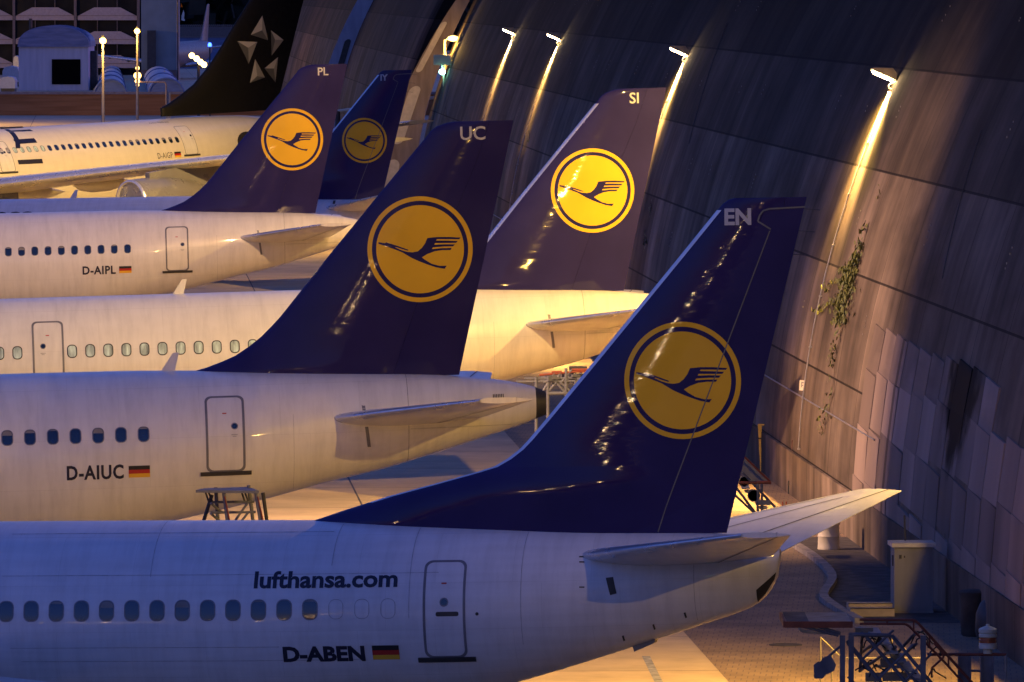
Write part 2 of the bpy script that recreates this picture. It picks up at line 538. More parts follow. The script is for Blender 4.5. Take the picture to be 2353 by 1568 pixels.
def build_fin(fin, parent, mat, le_mat=None, le_range=(0.12, .9), le_w=.11, rudder=True, rud_mat=None, name='fin'):
    def lf(lo, hi, nm, mt, par, zs=None):
        rings = []
        for z in (zs or fin.zs):
            a, b = lo(z), hi(z)
            n = 22
            xs = [a + (b - a) * (k / n) ** 1.8 for k in range(n + 1)] if lo is fin.le else [a + (b - a) * k / n for k in range(n + 1)]
            r = [(x, -fin.h(x, z), z) for x in xs] + [(x, fin.h(x, z), z) for x in reversed(xs)]
            rings.append(r)
        return smooth_angle(loft(rings).build(nm, mt, par), 40)
    if rudder:
        f = lf(fin.le, lambda z: fin.hg(z) - .003, name, mat, parent)
        lf(lambda z: fin.hg(z) + .003, fin.te, 'rudder', rud_mat or mat, f)
    else:
        f = lf(fin.le, fin.te, name, mat, parent)
    if le_mat:
        z0 = fin.z0 + (fin.z1 - fin.z0) * le_range[0]; z1 = fin.z0 + (fin.z1 - fin.z0) * le_range[1]
        zs = [z0] + [z for z in fin.zs if z0 < z < z1] + [z1]
        rings = []
        for z in zs:
            l = fin.le(z)
            xs = [l + le_w * (k / 6) ** 2 for k in range(7)]
            o = [(x - .006, -fin.h(x, z) - .006, z) for x in reversed(xs)] + [(x - .006, fin.h(x, z) + .006, z) for x in xs[1:]]
            rings.append(o)
        smooth_angle(loft(rings, caps=False).build('leading_edge', le_mat, f), 70)
    return f

def roundel(fin, c, r, parent, mat_ring=None):
    x, z = c
    d1 = decal('roundel', ring(circ(x, z, r), circ(x, z, r * .915)), fin.mapper(.004), M['yellow'], parent, grid=(.25, .25))
    decal('roundel_disc', tess(circ(x, z, r * .833)), fin.mapper(.004), M['yellow'], parent, grid=(.25, .25))
    decal('crane_emblem', tess([(x + a * r, z + b * r) for a, b in CRANE]), fin.mapper(.007), M['ink_blue'], parent, grid=(.25, .25))
M['ink_blue'] = M['blue']

def engine(parent, c, dia, length):
    """nacelle axis along x, c = middle of the inlet lip"""
    r = dia / 2
    e = MB().lathe(c, [(r * .80, .25 * dia), (r * .84, .06 * dia), (r * .90, 0), (r * .96, .03 * dia), (r, .18 * dia), (r * 1.03, .42 * length), (r * .98, .62 * length), (r * .78, .90 * length), (r * .70, length), (r * .66, length * .98), (r * .66, length * .7)], 40, 'X').build('engine_nacelle', M['engine'], parent)
    smooth_angle(e, 50)
    lip = MB().lathe(c, [(r * .835, .05 * dia), (r * .86, -.006), (r * .90, -.022), (r * .95, -.005), (r * .985, .05 * dia)], 40, 'X').build('inlet_lip', M['bare'], e); smooth_angle(lip, 60)
    fan = MB().lathe(c, [(0.001, .05 * dia), (r * .2, .22 * dia), (r * .8, .24 * dia)], 32, 'X').build('fan_disc', M['inlet'], e)
    cone = MB().lathe(c, [(r * .5, length * .72), (r * .42, length * 1.02), (r * .2, length * 1.22), (.001, length * 1.3)], 24, 'X').build('exhaust_cone', M['burnt'], e); smooth_angle(cone, 50)
    return e

def gear(parent, x, y, z_top, wr=.56, n=2, gap=.5, zground=0.0):
    z = zground + wr
    leg = MB().tube((x, y, z_top), (x, y, z), .12, 12).tube((x - 1.0, y, z_top), (x, y, z + .5), .05, 8).build('landing_gear', M['grey'], parent)
    for k in range(n):
        yy = y + (k - (n - 1) / 2) * gap * 2
        wl = MB().lathe((x, yy, z), [(wr * .55, -.18), (wr * .9, -.18), (wr, -.10), (wr, .10), (wr * .9, .18), (wr * .55, .18)], 24, 'Y').build('wheel', M['tyre'], leg)

def wing(parent, root, tip, mat, th=.12, flaps=None, n=8, fences=True):
    for sgn in (-1, 1):
        st = stations(root, tip, n, sgn, th)
        wg = smooth_angle(loft(airfoil_rings(st)).build('wing', mat, parent), 40)
        # bare metal slats along the leading edge
        rings = airfoil_rings([(y, xl - .015, c, z, t * 1.08) for y, xl, c, z, t in st], 0, .085, 6)
        smooth_angle(loft(rings).build('slat', M['bare'], wg), 60)
        for k in (flaps or (.3, .5, .72)):
            y, xl, c, z, t = [a + (b - a) * k for a, b in zip(st[0], st[-1])]
            fr = MB()
            prof = [(.01, 0), (.16, .5), (.24, 1.3), (.22, 2.4), (.10, 3.6), (.01, 4.3)]
            s = c / 4.2
            fr.lathe((xl + c * .45, y, z - .22 * s - .06), [(r * s * 1.1, h * s * .62) for r, h in prof], 14, 'X')
            smooth_angle(fr.build('flap_fairing', mat, wg), 50)

def stabilizers(parent, root, tip, mat, hinge=.70, th=.10, seams=(.70, .40)):
    for sgn in (-1, 1):
        st = stations(root, tip, 6, sgn, th)
        sb = smooth_angle(loft(airfoil_rings(st, 0, hinge - .004)).build('tailplane', mat, parent), 40)
        inner = [st[0]] + st[1:]
        smooth_angle(loft(airfoil_rings(inner, hinge + .004, 1.0)).build('elevator', mat, sb), 40)
        sm = MB()
        for fr_ in seams:
            for sd in ((1, -1) if fr_ == seams[0] else (1,)):
                q = []
                for (y, xl, c, z, t) in (st[0] if fr_ != seams[-1] else st[1], st[-1] if fr_ == seams[0] else st[-2]):
                    for f in (fr_, fr_ + .030 / c):
                        u = min(1, f / .33); qq = min(1, (1 - f) / .62)
                        h = t * c * .5 * sqrt(max(0, u * (2 - u))) * sin(pi / 2 * qq) + .014
                        q.append((xl + c * f, y, z + sd * h))
                sm.quad(q[0], q[1], q[3], q[2])
        sm.build('seam_strip', M['gap'], sb, fix=False)
        # polished leading edge strip
        rings = airfoil_rings([(y, xl - .008, c, z, t * 1.06) for y, xl, c, z, t in st], 0, .05, 5)
        smooth_angle(loft(rings, caps=True).build('leading_edge', M['bare'], sb), 70)

def blade_antenna(parent, x, body, mat, h=.42, c0=.34, c1=.14):
    z = body.top(x)
    P = [(x, z - .05), (x + c0, z - .05), (x + c0 + .12, z + h), (x + c0 + .12 - c1, z + h)]
    return MB().prism(P, -.018, .018).build('antenna', mat, parent)

def nose_of(length, top, bot, hwmax, xl):
    """shape of the forward fuselage, appended in front of the measured tail"""
    pass

A320_HW = [(-11.8, 1.975), (-9, 1.86), (-7, 1.68), (-5, 1.40), (-3, 1.02), (-1.5, .68), (-.6, .42), (0, .22)]
B737_HW = [(-10.5, 1.88), (-8, 1.72), (-6, 1.47), (-3.85, 1.10), (-1.7, .68), (-.55, .36), (0, .12)]

def full_body(tail_top, tail_bot, tail_hw, L, hwmax):
    """tail_* in local metres (x rising to 0 at the tail end); adds cabin and nose"""
    t0 = tail_top[0][1]; b0 = tail_bot[0][1]
    mid = (t0 + b0) / 2; hh = (t0 - b0) / 2
    def nose(sign):
        P = []
        for d, f in ((0, .03), (.15, .22), (.5, .42), (1.2, .64), (2.2, .82), (3.5, .94), (5.5, 1.0)):
            off = -.32 * hh * (1 - f)
            P.append((-L + d, mid + off + sign * hh * f))
        return P
    top = nose(1) + [p for p in tail_top if p[0] > -L + 6]
    bot = nose(-1) + [p for p in tail_bot if p[0] > -L + 6]
    hw = [(-L + d, hwmax * f) for d, f in ((0, .03), (.15, .2), (.5, .4), (1.2, .62), (2.2, .8), (3.5, .94), (5.5, 1.0))] + tail_hw
    return Body(top, bot, hw)

# ---- the five jets' stands (tail end, distance, heading, stance)
FR_EN = Frame(1805, 151.5, -12.0, 1.25)
FR_UC = Frame(1265, 186.3, 4.5, 1.28)
FR_SI = Frame(1602, 234.0, 5.0, 1.50, .15)
FR_PL = Frame(848, 318.0, 3.0, 1.30)
FR_IY = Frame(928, 395.0, -10.0, 1.25, -.2)

# ---- measured outline of the smaller twin's tail
def loc(fr, P): return [fr.sym(*p) for p in P]
def ordered(P): return sorted(P)
uc_top = ordered(loc(FR_UC, [(250, 853.5), (450, 852), (700, 854), (930, 858), (1060, 864.5), (1140, 872), (1200, 882), (1239, 893), (1264, 900)]))
uc_bot = ordered(loc(FR_UC, [(604, 1148), (747, 1109), (893, 1073), (1000, 1040), (1113, 1004), (1180, 982), (1243, 958), (1264, 953)]))
zt = uc_top[0][1]
uc_top = [(-14.0, zt)] + uc_top
uc_bot = [(-14.0, zt - 4.14), (-11.6, zt - 4.10), (-9.6, zt - 3.72)] + uc_bot
uc_top[-1] = (0, uc_top[-1][1]); uc_bot[-1] = (0, uc_bot[-1][1])
def shift(P, dx): return [(x + dx, z) for x, z in P]
BODY_A = full_body(uc_top, uc_bot, A320_HW, 37.57, 1.975)
BODY_LONG = full_body(uc_top, uc_bot, A320_HW, 44.5, 1.975)
def za(x, y): return (430.9 + .4029 * x, 264.3 + .4029 * y)
FIN_A = Fin(loc(FR_UC, [za(35, 1462), za(100, 1444), za(190, 1410), za(270, 1375), za(345, 1325), za(420, 1265), za(480, 1205), za(532, 1148), za(800, 810), za(1100, 443), za(1367, 118), za(1385, 92), za(1420, 66), za(1480, 45), za(1520, 38)]),
            loc(FR_UC, [za(1545, 1500), za(1858, 36)]),
            loc(FR_UC, [za(1165, 1490), za(1300, 1090), za(1640, 280), za(1722, 36)]))
FIN_A.z0 -= .25
FIN_A.zs = [FIN_A.z0] + FIN_A.zs[1:] if False else [FIN_A.z0] + FIN_A.zs
CA = FR_UC.sym(964.5, 572.5); RA = 243 / 2 / (18000 / 186.3)
uc_bot_note = None

en_top = ordered(loc(FR_EN, [(100, 1198), (500, 1196), (720, 1196), (1000, 1205), (1300, 1215), (1670, 1227), (1740, 1234), (1785, 1245), (1804, 1262)]))
en_bot = ordered(loc(FR_EN, [(1060, 1601), (1200, 1565), (1380, 1511), (1500, 1472), (1600, 1440), (1735, 1391), (1765, 1365), (1788, 1325), (1804, 1285)]))
zt = en_top[0][1]
en_top = [(-15.5, zt)] + en_top[1:]
en_bot = [(-13.5, zt - 4.01), (-10.5, zt - 3.98), (-8.2, zt - 3.62)] + en_bot
en_bot = [p for i, p in enumerate(en_bot) if i < 3 or p[0] > -7.4]
en_top[-1] = (0, en_top[-1][1]); en_bot[-1] = (0, en_bot[-1][1])
BODY_B = full_body(en_top, en_bot, B737_HW, 33.4, 1.88)
def zb(x, y): return (689.4 + .5129 * x, 436.6 + .5129 * y)
FIN_B = Fin(loc(FR_EN, [zb(60, 1482), zb(200, 1435), zb(400, 1372), zb(600, 1318), zb(800, 1262), zb(870, 1240), zb(930, 1205), zb(985, 1162), zb(1025, 1120), zb(1110, 1020), zb(1300, 790), zb(1500, 545), zb(1700, 300), zb(1870, 90), zb(1895, 62), zb(1920, 44), zb(1945, 37)]),
            loc(FR_EN, [zb(1906, 1560), zb(2270, 32)]),
            loc(FR_EN, [zb(1606, 1555), zb(1655, 1400), zb(2112, 178), zb(2062, 140), zb(2080, 95), zb(2170, 80), zb(2175, 34)]))
FIN_B.z0 -= .3
FIN_B.zs = [FIN_B.z0] + FIN_B.zs
CB = FR_EN.sym(1571.5, 873.5); RB = 271 / 2 / (18000 / 151.5)

def jet_root(fr, name, label):
    o = empty(name, fr.loc, 0, label, 'airplane', 'jets parked in a row with their tails to the hangar wall')
    o.rotation_mode = 'XYZ'
    o.rotation_euler = fr.M.to_euler()
    return o

def common_tail(root, kind):
    if kind == 'A':
        body = BODY_A
        st = dict(root=(.85, -5.45, 4.0, 4.92), tip=(6.22, -2.0, 1.25, 5.60))
    else:
        body = BODY_B
        st = dict(root=(.55, -4.2, 4.05, 4.0), tip=(6.35, .20, .95, 4.82))
    return body, st

# =================================================================== jet with tail letters UC
def jet_A(fr, letters, reg, label, nwin, win_px, door_px, reg_px, flag_px, body=BODY_A, L=37.57, pane='pane', le=None, ant=None, wing_shift=0.0, extra_windows=(), detail=True, white='white'):
    r = jet_root(fr, 'passenger_jet', label)
    fz = body_mesh(body, -L, -.25, 'fuselage', M[white], r)
    body_mesh(body, -.25, 0.0, 'exhaust_cone', M['dark'], r)
    fin = build_fin(FIN_A, r, M['blue'], le, (.24, .93), .12)
    roundel(FIN_A, CA, RA, fin)
    tp, tw = text_polys(letters, .33, .012, 1.0)
    lx, lz = FR_UC.sym(1086, 321)
    decal('tail_letters', [[(lx - tw / 2 + a, lz + b) for a, b in p] for p in tp], FIN_A.mapper(.006), M['pale_ink'], fin)
    stabilizers(r, (.80, -5.50, 4.0, 4.86), (6.22, -2.05, 1.25, 5.52), M[white])
    # slots the tailplane slides in
    for zz0, zz1 in ((.16, .52), (-.66, -.17)):
        decal('trim_slot', [rect(-4.42, 4.88 + zz0, -4.34, 4.88 + zz1)], lambda a, b: Vector((a + (b - 4.88) * -.12, body.y(a, b, .005), b)), M['grey'], r, grid=(0, .06))
    for k in range(7):
        x0 = -1.30 + k * .04
        decal('air_vent', [rect(x0, 5.22, x0 + .022, 5.36)], lambda a, b: Vector((a, body.y(a, b, .006), b)), M['dark'], r, grid=(0, .05))
    seam_ring(body, -3.35, r, 'gap', .010)
    seam_ring(body, -6.1, r, 'faint', .008, -70, 20)
    seam_line(body, -3.3, -.3, 4.62, r, 'faint', .010)
    # windows
    x0, z0 = body.hit(fr, *win_px)
    for k in range(nwin):
        window(body, x0 - .533 * k, z0, .235, .335, r, pane, 'dark' if pane != 'pane' else 'grey', .03 if pane != 'pane' else .022)
    for k in extra_windows:
        window(body, x0 - .533 * k, z0, .235, .335, r, pane, 'dark' if pane != 'pane' else 'grey', .03 if pane != 'pane' else .022)
    if door_px:
        for (cx, cy, wd, ht, pxo) in door_px:
            x, z = body.hit(fr, cx, cy)
            door(body, x, z, wd, ht, r, pxo, .16, line=.058, skin=M[white])
    if reg_px:
        tp, tw = text_polys(reg, .33, .03, 1.0, 0, 1.1)
        x, z = body.hit(fr, *reg_px)
        k = 1.335 / tw
        tp = [[(a * k, b) for a, b in p] for p in tp]
        decal('registration', tp, body.mapper(x, z, .006), M['ink'], r)
    if flag_px:
        flag(body, body.hit(fr, *flag_px), 'flag', r, .50, .285)
    if ant is not None:
        blade_antenna(r, ant, body, M[white])
    wx = -37.57 + 12.4 + wing_shift
    wing(r, (1.6, wx - 1.0, 7.0, 2.5), (17.0, wx + 8.2, 1.5, 4.1), M[white])
    for sg in (-1, 1):
        engine(r, (wx - 2.2, sg * 5.75, 1.75), 2.1, 4.2)
    gear(r, wx + 4.2, -3.8, 2.6, .58, 2, .46, .0 + .0228 * 20); gear(r, wx + 4.2, 3.8, 2.6, .58, 2, .46, .0 + .0228 * 20); gear(r, -L + 5.1, 0, 2.2, .4, 2, .25, .0228 * (L - 5))
    return r, body, fin

# The pixel anchors below are where details sit on the skins, turned into metres by Body.hit
jet_A(FR_UC, 'UC', 'D-AIUC', 'white jet with blue tail lettered UC, its whole tail cone and black exhaust in view', 8, (330, 998), [(518, 995, .93, 1.98, .22)], (154, 1103), (296, 1098), le=None, ant=-9.16, extra_windows=range(8, 24))
rSI, bSI, fSI = jet_A(FR_SI, 'SI', 'D-AISI', 'long white jet with purple-lit tail lettered SI, brightly lit beside the wall lamp', 11, (581, 795), [(111, 808, .93, 1.98, -.15)], None, None, body=BODY_LONG, L=44.5, pane='pane_lit', le=M['bare'], ant=-15.55, wing_shift=-7.2)
x0, z0 = BODY_LONG.hit(FR_SI, 40, 811)
for k in range(3): window(BODY_LONG, x0 - .533 * k, z0, .235, .335, rSI, 'pane_lit', 'dark', .03)
jet_A(FR_PL, 'PL', 'D-AIPL', 'white jet with blue tail lettered PL, in front of the black-tailed jet', 10, (293, 572), [(407, 571, .93, 1.98, .22)], (190, 631), (274, 628), le=None, ant=None, extra_windows=range(10, 24))

# =================================================================== jets with the long dorsal fillet
def jet_B(fr, letters, label, front):
    body, L = BODY_B, 33.4
    r = jet_root(fr, 'passenger_jet', label)
    body_mesh(body, -L, 0.0, 'fuselage', M['white_old'], r)
    fin = build_fin(FIN_B, r, M['blue'], M['le_blue'], (.10, .965), .10)
    roundel(FIN_B, CB, RB, fin)
    tp, tw = text_polys(letters, .315, .035, 1.02)
    lx, lz = FR_EN.sym(1667, 516)
    decal('tail_letters', [[(lx + a, lz + b) for a, b in p] for p in tp], FIN_B.mapper(.006), M['pale_ink'], fin)
    # hinge line of the rudder
    def hl(za_, zb_, wd=.024):
        n = 12; P = []
        for k in range(n):
            a, b = za_ + (zb_ - za_) * k / n, za_ + (zb_ - za_) * (k + 1) / n
            P.append([(FIN_B.hg(a) - .02, a), (FIN_B.hg(a) - .02 + wd, a), (FIN_B.hg(b) - .02 + wd, b), (FIN_B.hg(b) - .02, b)])
        return P
    zlo, zhi = FR_EN.sym(*zb(1610, 1530))[1], FR_EN.sym(*zb(2112, 178))[1]
    decal('hinge_line', hl(zlo, zhi - .02), FIN_B.mapper(.008), M['hinge'], fin, grid=(0, 0))
    hp = [FR_EN.sym(*zb(*q)) for q in ((2112, 176), (2055, 140), (2064, 112), (2080, 92), (2110, 84), (2266, 76))]
    P = []
    for (a, c), (e, g) in zip(hp, hp[1:]):
        v = Vector((e - a, g - c)).normalized(); n_ = Vector((-v.y, v.x)) * .016
        P.append([(a + n_.x, c + n_.y), (a - n_.x, c - n_.y), (e - n_.x, g - n_.y), (e + n_.x, g + n_.y)])
    for k, q in enumerate(P):
        decal('horn_line', [q], FIN_B.mapper(.008 + .0012 * k), M['hinge'], fin, grid=(.2, .2))
    for zk in (.965, .90, .83):
        zz = FIN_B.z0 + (FIN_B.z1 - FIN_B.z0) * zk; xx = FIN_B.te(zz)
        MB().tube((xx - .02, 0, zz), (xx + .32, 0, zz - .03), .008, 5).build('static_wick', M['dark'], fin)
    stabilizers(r, (.45, -4.02, 3.95, 4.02), (6.45, .40, .95, 4.82), M['white_old'], .72, .10, (.72, .44, .20))
    # black trim slots and marks around the tailplane root
    f = lambda a, b: Vector((a, body.y(a, b, .006), b))
    if front:
        def patch(nm, P, mat='dark'):
            decal(nm, [[body.hit(fr, *p) for p in P]], f, M[mat], r, grid=(.2, .06))
        patch('trim_slot', [(1392, 1267), (1408, 1267), (1406, 1284), (1391, 1284)])
        patch('trim_slot', [(1392, 1328), (1409, 1326), (1417, 1364), (1402, 1368)])
        for (a, b) in ((1331, 1278), (1331, 1290), (1331, 1348)):
            patch('stripe_mark', [(a, b), (a + 12, b), (a + 12, b + 3), (a, b + 3)])
        for (a, b) in ((1433, 1463), (1503, 1437), (1575, 1410)):
            patch('drain_slot', [(a - 4, b - 1), (a, b - 3), (a + 4, b + 9), (a, b + 11)])
        tpp = [body.hit(fr, *p) for p in ((1738, 1356), (1768, 1330), (1784, 1315), (1780, 1332), (1760, 1364), (1742, 1384))]
        decal('tail_bumper_plate', tess(tpp), lambda a, b: Vector((a, body.y(a, b, .016), b)), M['dark'], r, grid=(.06, .05))
        x0, z0 = body.hit(fr, 712, 1401)
        for k in range(24):
            window(body, x0 - .508 * k, z0, .265, .365, r, 'pane')
        for k in (1, 2, 3):
            o = rrect(.285, .385, .125, 5); i = rrect(.265, .365, .115, 5)
            decal('blanked_window', ring(o, i), body.mapper(x0 + .508 * k, z0, .004), M['mark'], r, grid=(0, .08))
        x, z = body.hit(fr, 1020, 1399)
        door(body, x, z, .82, 1.93, r, 0.0, .12, line=.05, handle=(.06, -.10, .44, .085), skin=M['white_old'], mat='grey')
        x, z = body.hit(fr, 1096, 1411)
        decal('static_port', tess(circ(0, 0, .032, 14)), body.mapper(x, z, .006), M['dark'], r)
        tp, tw = text_polys('lufthansa.com', .35, .03, .985)
        x, z = body.hit(fr, 583, 1351)
        k = (916 - 583) / 118.0 / tw
        decal('airline_lettering', [[(a * k, b) for a, b in p] for p in tp], body.mapper(x, z, .006), M['ink'], r)
        tp, tw = text_polys('D-ABEN', .30, .045, 1.0)
        x, z = body.hit(fr, 652, 1520)
        k = (840 - 652) / 118.0 / tw
        decal('registration', [[(a * k, b) for a, b in p] for p in tp], body.mapper(x, z, .006), M['ink'], r)
        flag(body, body.hit(fr, 858, 1516), 'flag', r, .52, .30)
        for xs, a0, a1 in ((-8.6, 35, 85), (-7.05, 0, 85), (-4.9, -30, 85), (-12.2, 30, 85), (-1.6, -60, 40)):
            seam_ring(body, xs, r, 'mark', .010, a0, a1)
        zt_ = body.top(-10)
        for x0_, x1_, dz in ((-15.2, -8.7, -.18), (-15.2, -6.5, -.95), (-15.0, -9.6, -2.35), (-14.8, -8.0, -2.62)):
            seam_line(body, x0_, x1_, zt_ + dz, r, 'mark', .009)
        fr2 = MB().prism([(-2.9, body.bot(-2.9) - .10), (-2.5, body.bot(-2.5) - .06), (-2.45, body.bot(-2.45) + .1), (-2.95, body.bot(-2.95) + .1)], -.16, .16).build('drain_mast', M['grey'], r)
    else:
        x0, z0 = body.hit(fr, 480, 520)
        for k in range(6, 30): window(body, x0 - .508 * k, z0, .265, .365, r, 'pane')
        tp, tw = text_polys('lufthansa', 1.25, .05, 1.0)
        x, z = body.hit(fr, -60, 484)
        decal('airline_lettering', [[(a - tw + 3.3, b - 1.0) for a, b in p] for p in tp], body.mapper(x, z, .006), M['ink'], r)
        decal('trim_slot', [rect(-3.45, 4.25, -3.33, 4.55)], f, M['dark'], r)
        blade_antenna(r, -17.2, body, M['white_old'])
    wx = -33.4 + 11.5
    wing(r, (1.5, wx - 1.0, 7.2, 1.9), (14.4, wx + 6.8, 1.6, 3.2), M['white_old'])
    bf = MB(); rings = []
    for k in range(25):
        t = k / 24; s_ = sin(pi * t) ** .6
        rings.append([(wx - 3 + 13 * t, (1.0 + .98 * s_) * cos(2 * pi * i / 32), body.bot(-16) + .72 + (.55 + .42 * s_) * sin(2 * pi * i / 32)) for i in range(32)])
    smooth_angle(loft(rings).build('belly_fairing', M['white_old'], r), 50)
    for sg in (-1, 1):
        engine(r, (wx - 1.5, sg * 4.83, 1.3), 1.85, 3.3)
    for y in (-2.6, 2.6): gear(r, wx + 4.2, y, 2.0, .5, 2, .4, .35)
    gear(r, -L + 4, 0, 1.8, .34, 2, .2, .6)
    return r
M['le_blue'] = paint('fin_leading_edge', (.58, .62, .70), .35, metal=.4, var=.12, nscale=2)
M['hinge'] = paint('hinge_strip', (.10, .11, .13), .45, var=.3, nscale=3)
M['mark'] = paint('thin_mark', (.36, .37, .41), .5, var=.45, nscale=7)
jet_B(FR_EN, 'EN', 'nearest white jet with blue tail lettered EN, web address above its dark windows', True)
jet_B(FR_IY, 'IY', 'white jet with dark tail lettered IY, mostly hidden between two blue-tailed jets', False)

# =================================================================== the black-tailed four-engined jet
FR_GP = Frame(757, 473.0, 45.0, 1.9)
gp_top = [(-63, 7.55), (-20, 7.55), (-12, 7.55), (-8, 7.50), (-4, 7.1), (-1.5, 6.55), (0, 6.2)]
gp_bot = [(-63, 1.91), (-21, 1.91), (-16, 2.35), (-11, 3.25), (-6, 4.35), (-2, 5.35), (0, 5.7)]
gp_hw = [(-20, 2.82), (-15, 2.6), (-10, 2.1), (-6, 1.45), (-3, .85), (0, .25)]
BODY_G = full_body(gp_top, gp_bot, gp_hw, 63.7, 2.82)
def zc1(x, y): return (.3418 * x, .3418 * y)
P_LE = [zc1(1080, 728), zc1(1130, 700), zc1(1200, 650), zc1(1300, 570), zc1(1400, 450), zc1(1490, 310), zc1(1560, 190), zc1(1680, 0), zc1(1860, -290), zc1(1935, -400)]
FIN_G = Fin(loc(FR_GP, P_LE), loc(FR_GP, [zc1(1850, 760), zc1(2040, 0), zc1(2140, -400)]), loc(FR_GP, [zc1(1700, 760), zc1(1930, 0), zc1(2060, -400)]))
FIN_G.z0 -= .5
FIN_G.zs = [FIN_G.z0] + FIN_G.zs
gp = jet_root(FR_GP, 'passenger_jet', 'white four-engined jet with black tail bearing five grey triangles')
body_mesh(BODY_G, -63.7, -.3, 'fuselage', M['cream'], gp)
body_mesh(BODY_G, -.3, 0, 'exhaust_cone', M['dark'], gp)
fg = build_fin(FIN_G, gp, M['black'], None)
TRI = [((1742, 105), (1662, 235), (1780, 272), (1738, 205), 'acb'), ((1800, 205), (1808, 375), (1895, 270), (1832, 268), 'cba'),
       ((1575, 278), (1645, 430), (1705, 283), (1643, 322), 'cba'), ((1857, 385), (1758, 460), (1842, 555), (1828, 462), 'acb'), ((1690, 398), (1655, 558), (1762, 522), (1705, 512), 'acb')]
for A, B, C, D, tones in TRI:
    a, b, c, d = [FR_GP.sym(*zc1(*q)) for q in (A, B, C, D)]
    e = decal('triangle_emblem', [[a, b, d]], FIN_G.mapper(.012), M['tri_' + tones[0]], fg, grid=(.5, .5))
    decal('emblem_facet', [[b, c, d]], FIN_G.mapper(.012), M['tri_' + tones[1]], fg, grid=(.5, .5))
    decal('emblem_facet', [[c, a, d]], FIN_G.mapper(.012), M['tri_' + tones[2]], fg, grid=(.5, .5))
x0, z0 = BODY_G.hit(FR_GP, *zc1(1190, 940)); zwin = z0
for k in range(40):
    window(BODY_G, x0 - .533 * k, z0, .24, .36, gp, 'pane_lit' if 20 <= k < 25 else 'pane', fw=.03)
x, z = BODY_G.hit(FR_GP, *zc1(1262, 932))
door(BODY_G, x, z, 1.1, 2.05, gp, .35, .2, line=.035, mat='grey')
x, z = BODY_G.hit(FR_GP, *zc1(30, 1045))
door(BODY_G, x, z, 1.1, 2.05, gp, .1, .2, line=.035, mat='grey')
tp, tw = text_polys('D-AIGP', .36, .0, .9, 0, 1.1)
x, z = BODY_G.hit(FR_GP, *zc1(1063, 1068))
k = (BODY_G.hit(FR_GP, *zc1(1163, 1060))[0] - x) / tw
decal('registration', [[(a * k, b) for a, b in p] for p in tp], BODY_G.mapper(x, z, .008), M['ink'], gp)
flag(BODY_G, BODY_G.hit(FR_GP, *zc1(1176, 1060)), 'flag', gp, .55, .34)
tp, tw = text_polys('Airbus A340-300', .17, .0, 1.0)
x, z = BODY_G.hit(FR_GP, *zc1(1005, 832))
decal('type_lettering', tp, BODY_G.mapper(x, z, .008), M['ink'], gp)
# the big letter E: stem and three bars
E1 = [BODY_G.hit(FR_GP, *zc1(*q)) for q in ((24, 872), (60, 930), (105, 1000), (122, 1092), (190, 866), (100, 955), (240, 945), (286, 1084))]
def strip(P, Q, wd):
    return [[(P[0], P[1]), (Q[0], Q[1]), (Q[0], Q[1] + wd), (P[0], P[1] + wd)]]
fE = lambda a, b: Vector((a, BODY_G.y(a, b, .007), b))
def barq(p, q, t=.13): return [(p[0], p[1] - t), (q[0], q[1] - t), (q[0], q[1] + t), (p[0], p[1] + t)]
bl = decal('big_letter', [barq(E1[0], E1[4])], fE, M['ink'], gp, grid=(.5, .12))
for p_, q_ in ((E1[5], E1[6]), (E1[3], E1[7])): decal('letter_bar', [barq(p_, q_)], fE, M['ink'], bl, grid=(.5, .12))
chain = [E1[0], E1[5], E1[2]]
decal('letter_stem', [[(p[0], p[1]), (p[0] + .36, p[1]), (q[0] + .36, q[1]), (q[0], q[1])] for p, q in zip(chain, chain[1:])], lambda a, b: Vector((a, BODY_G.y(a, b, .012), b)), M['ink'], bl, grid=(.5, .12))
rb = decal('tailplane_rub_plate', tess([(-8.2 + 1.0 * cos(2 * pi * k / 24), 5.95 + .62 * sin(2 * pi * k / 24)) for k in range(24)]), fE, M['burnt'], gp, grid=(.3, .15))
stabilizers(gp, (1.2, -8.2, 5.4, 5.95), (9.7, -2.6, 2.2, 6.95), M['cream'])
blade_antenna(gp, -28.6, BODY_G, M['cream'], .7, .55, .2)
wing(gp, (2.2, -42.0, 10.5, 4.0), (30.1, -24.5, 2.4, 7.2), M['cream'], .11, (.22, .38, .52, .68, .84), 12)
for sg in (-1, 1):
    engine(gp, (-41.0, sg * 9.6, 2.9), 2.5, 5.0)
    engine(gp, (-34.0, sg * 19.7, 4.1), 2.5, 5.0)
    for xx, yy, zz in ((-36.5, 9.6, 4.2), (-29.6, 19.7, 5.3)):
        MB().box((xx, sg * yy, zz), (6.0, .35, 1.3), 0, 0, -.1).build('engine_pylon', M['engine'], gp)
    gear(gp, -31.5, sg * 5.3, 3.0, .7, 2, .7, 1.0)
gear(gp, -57, 0, 2.5, .5, 2, .3, 1.9)


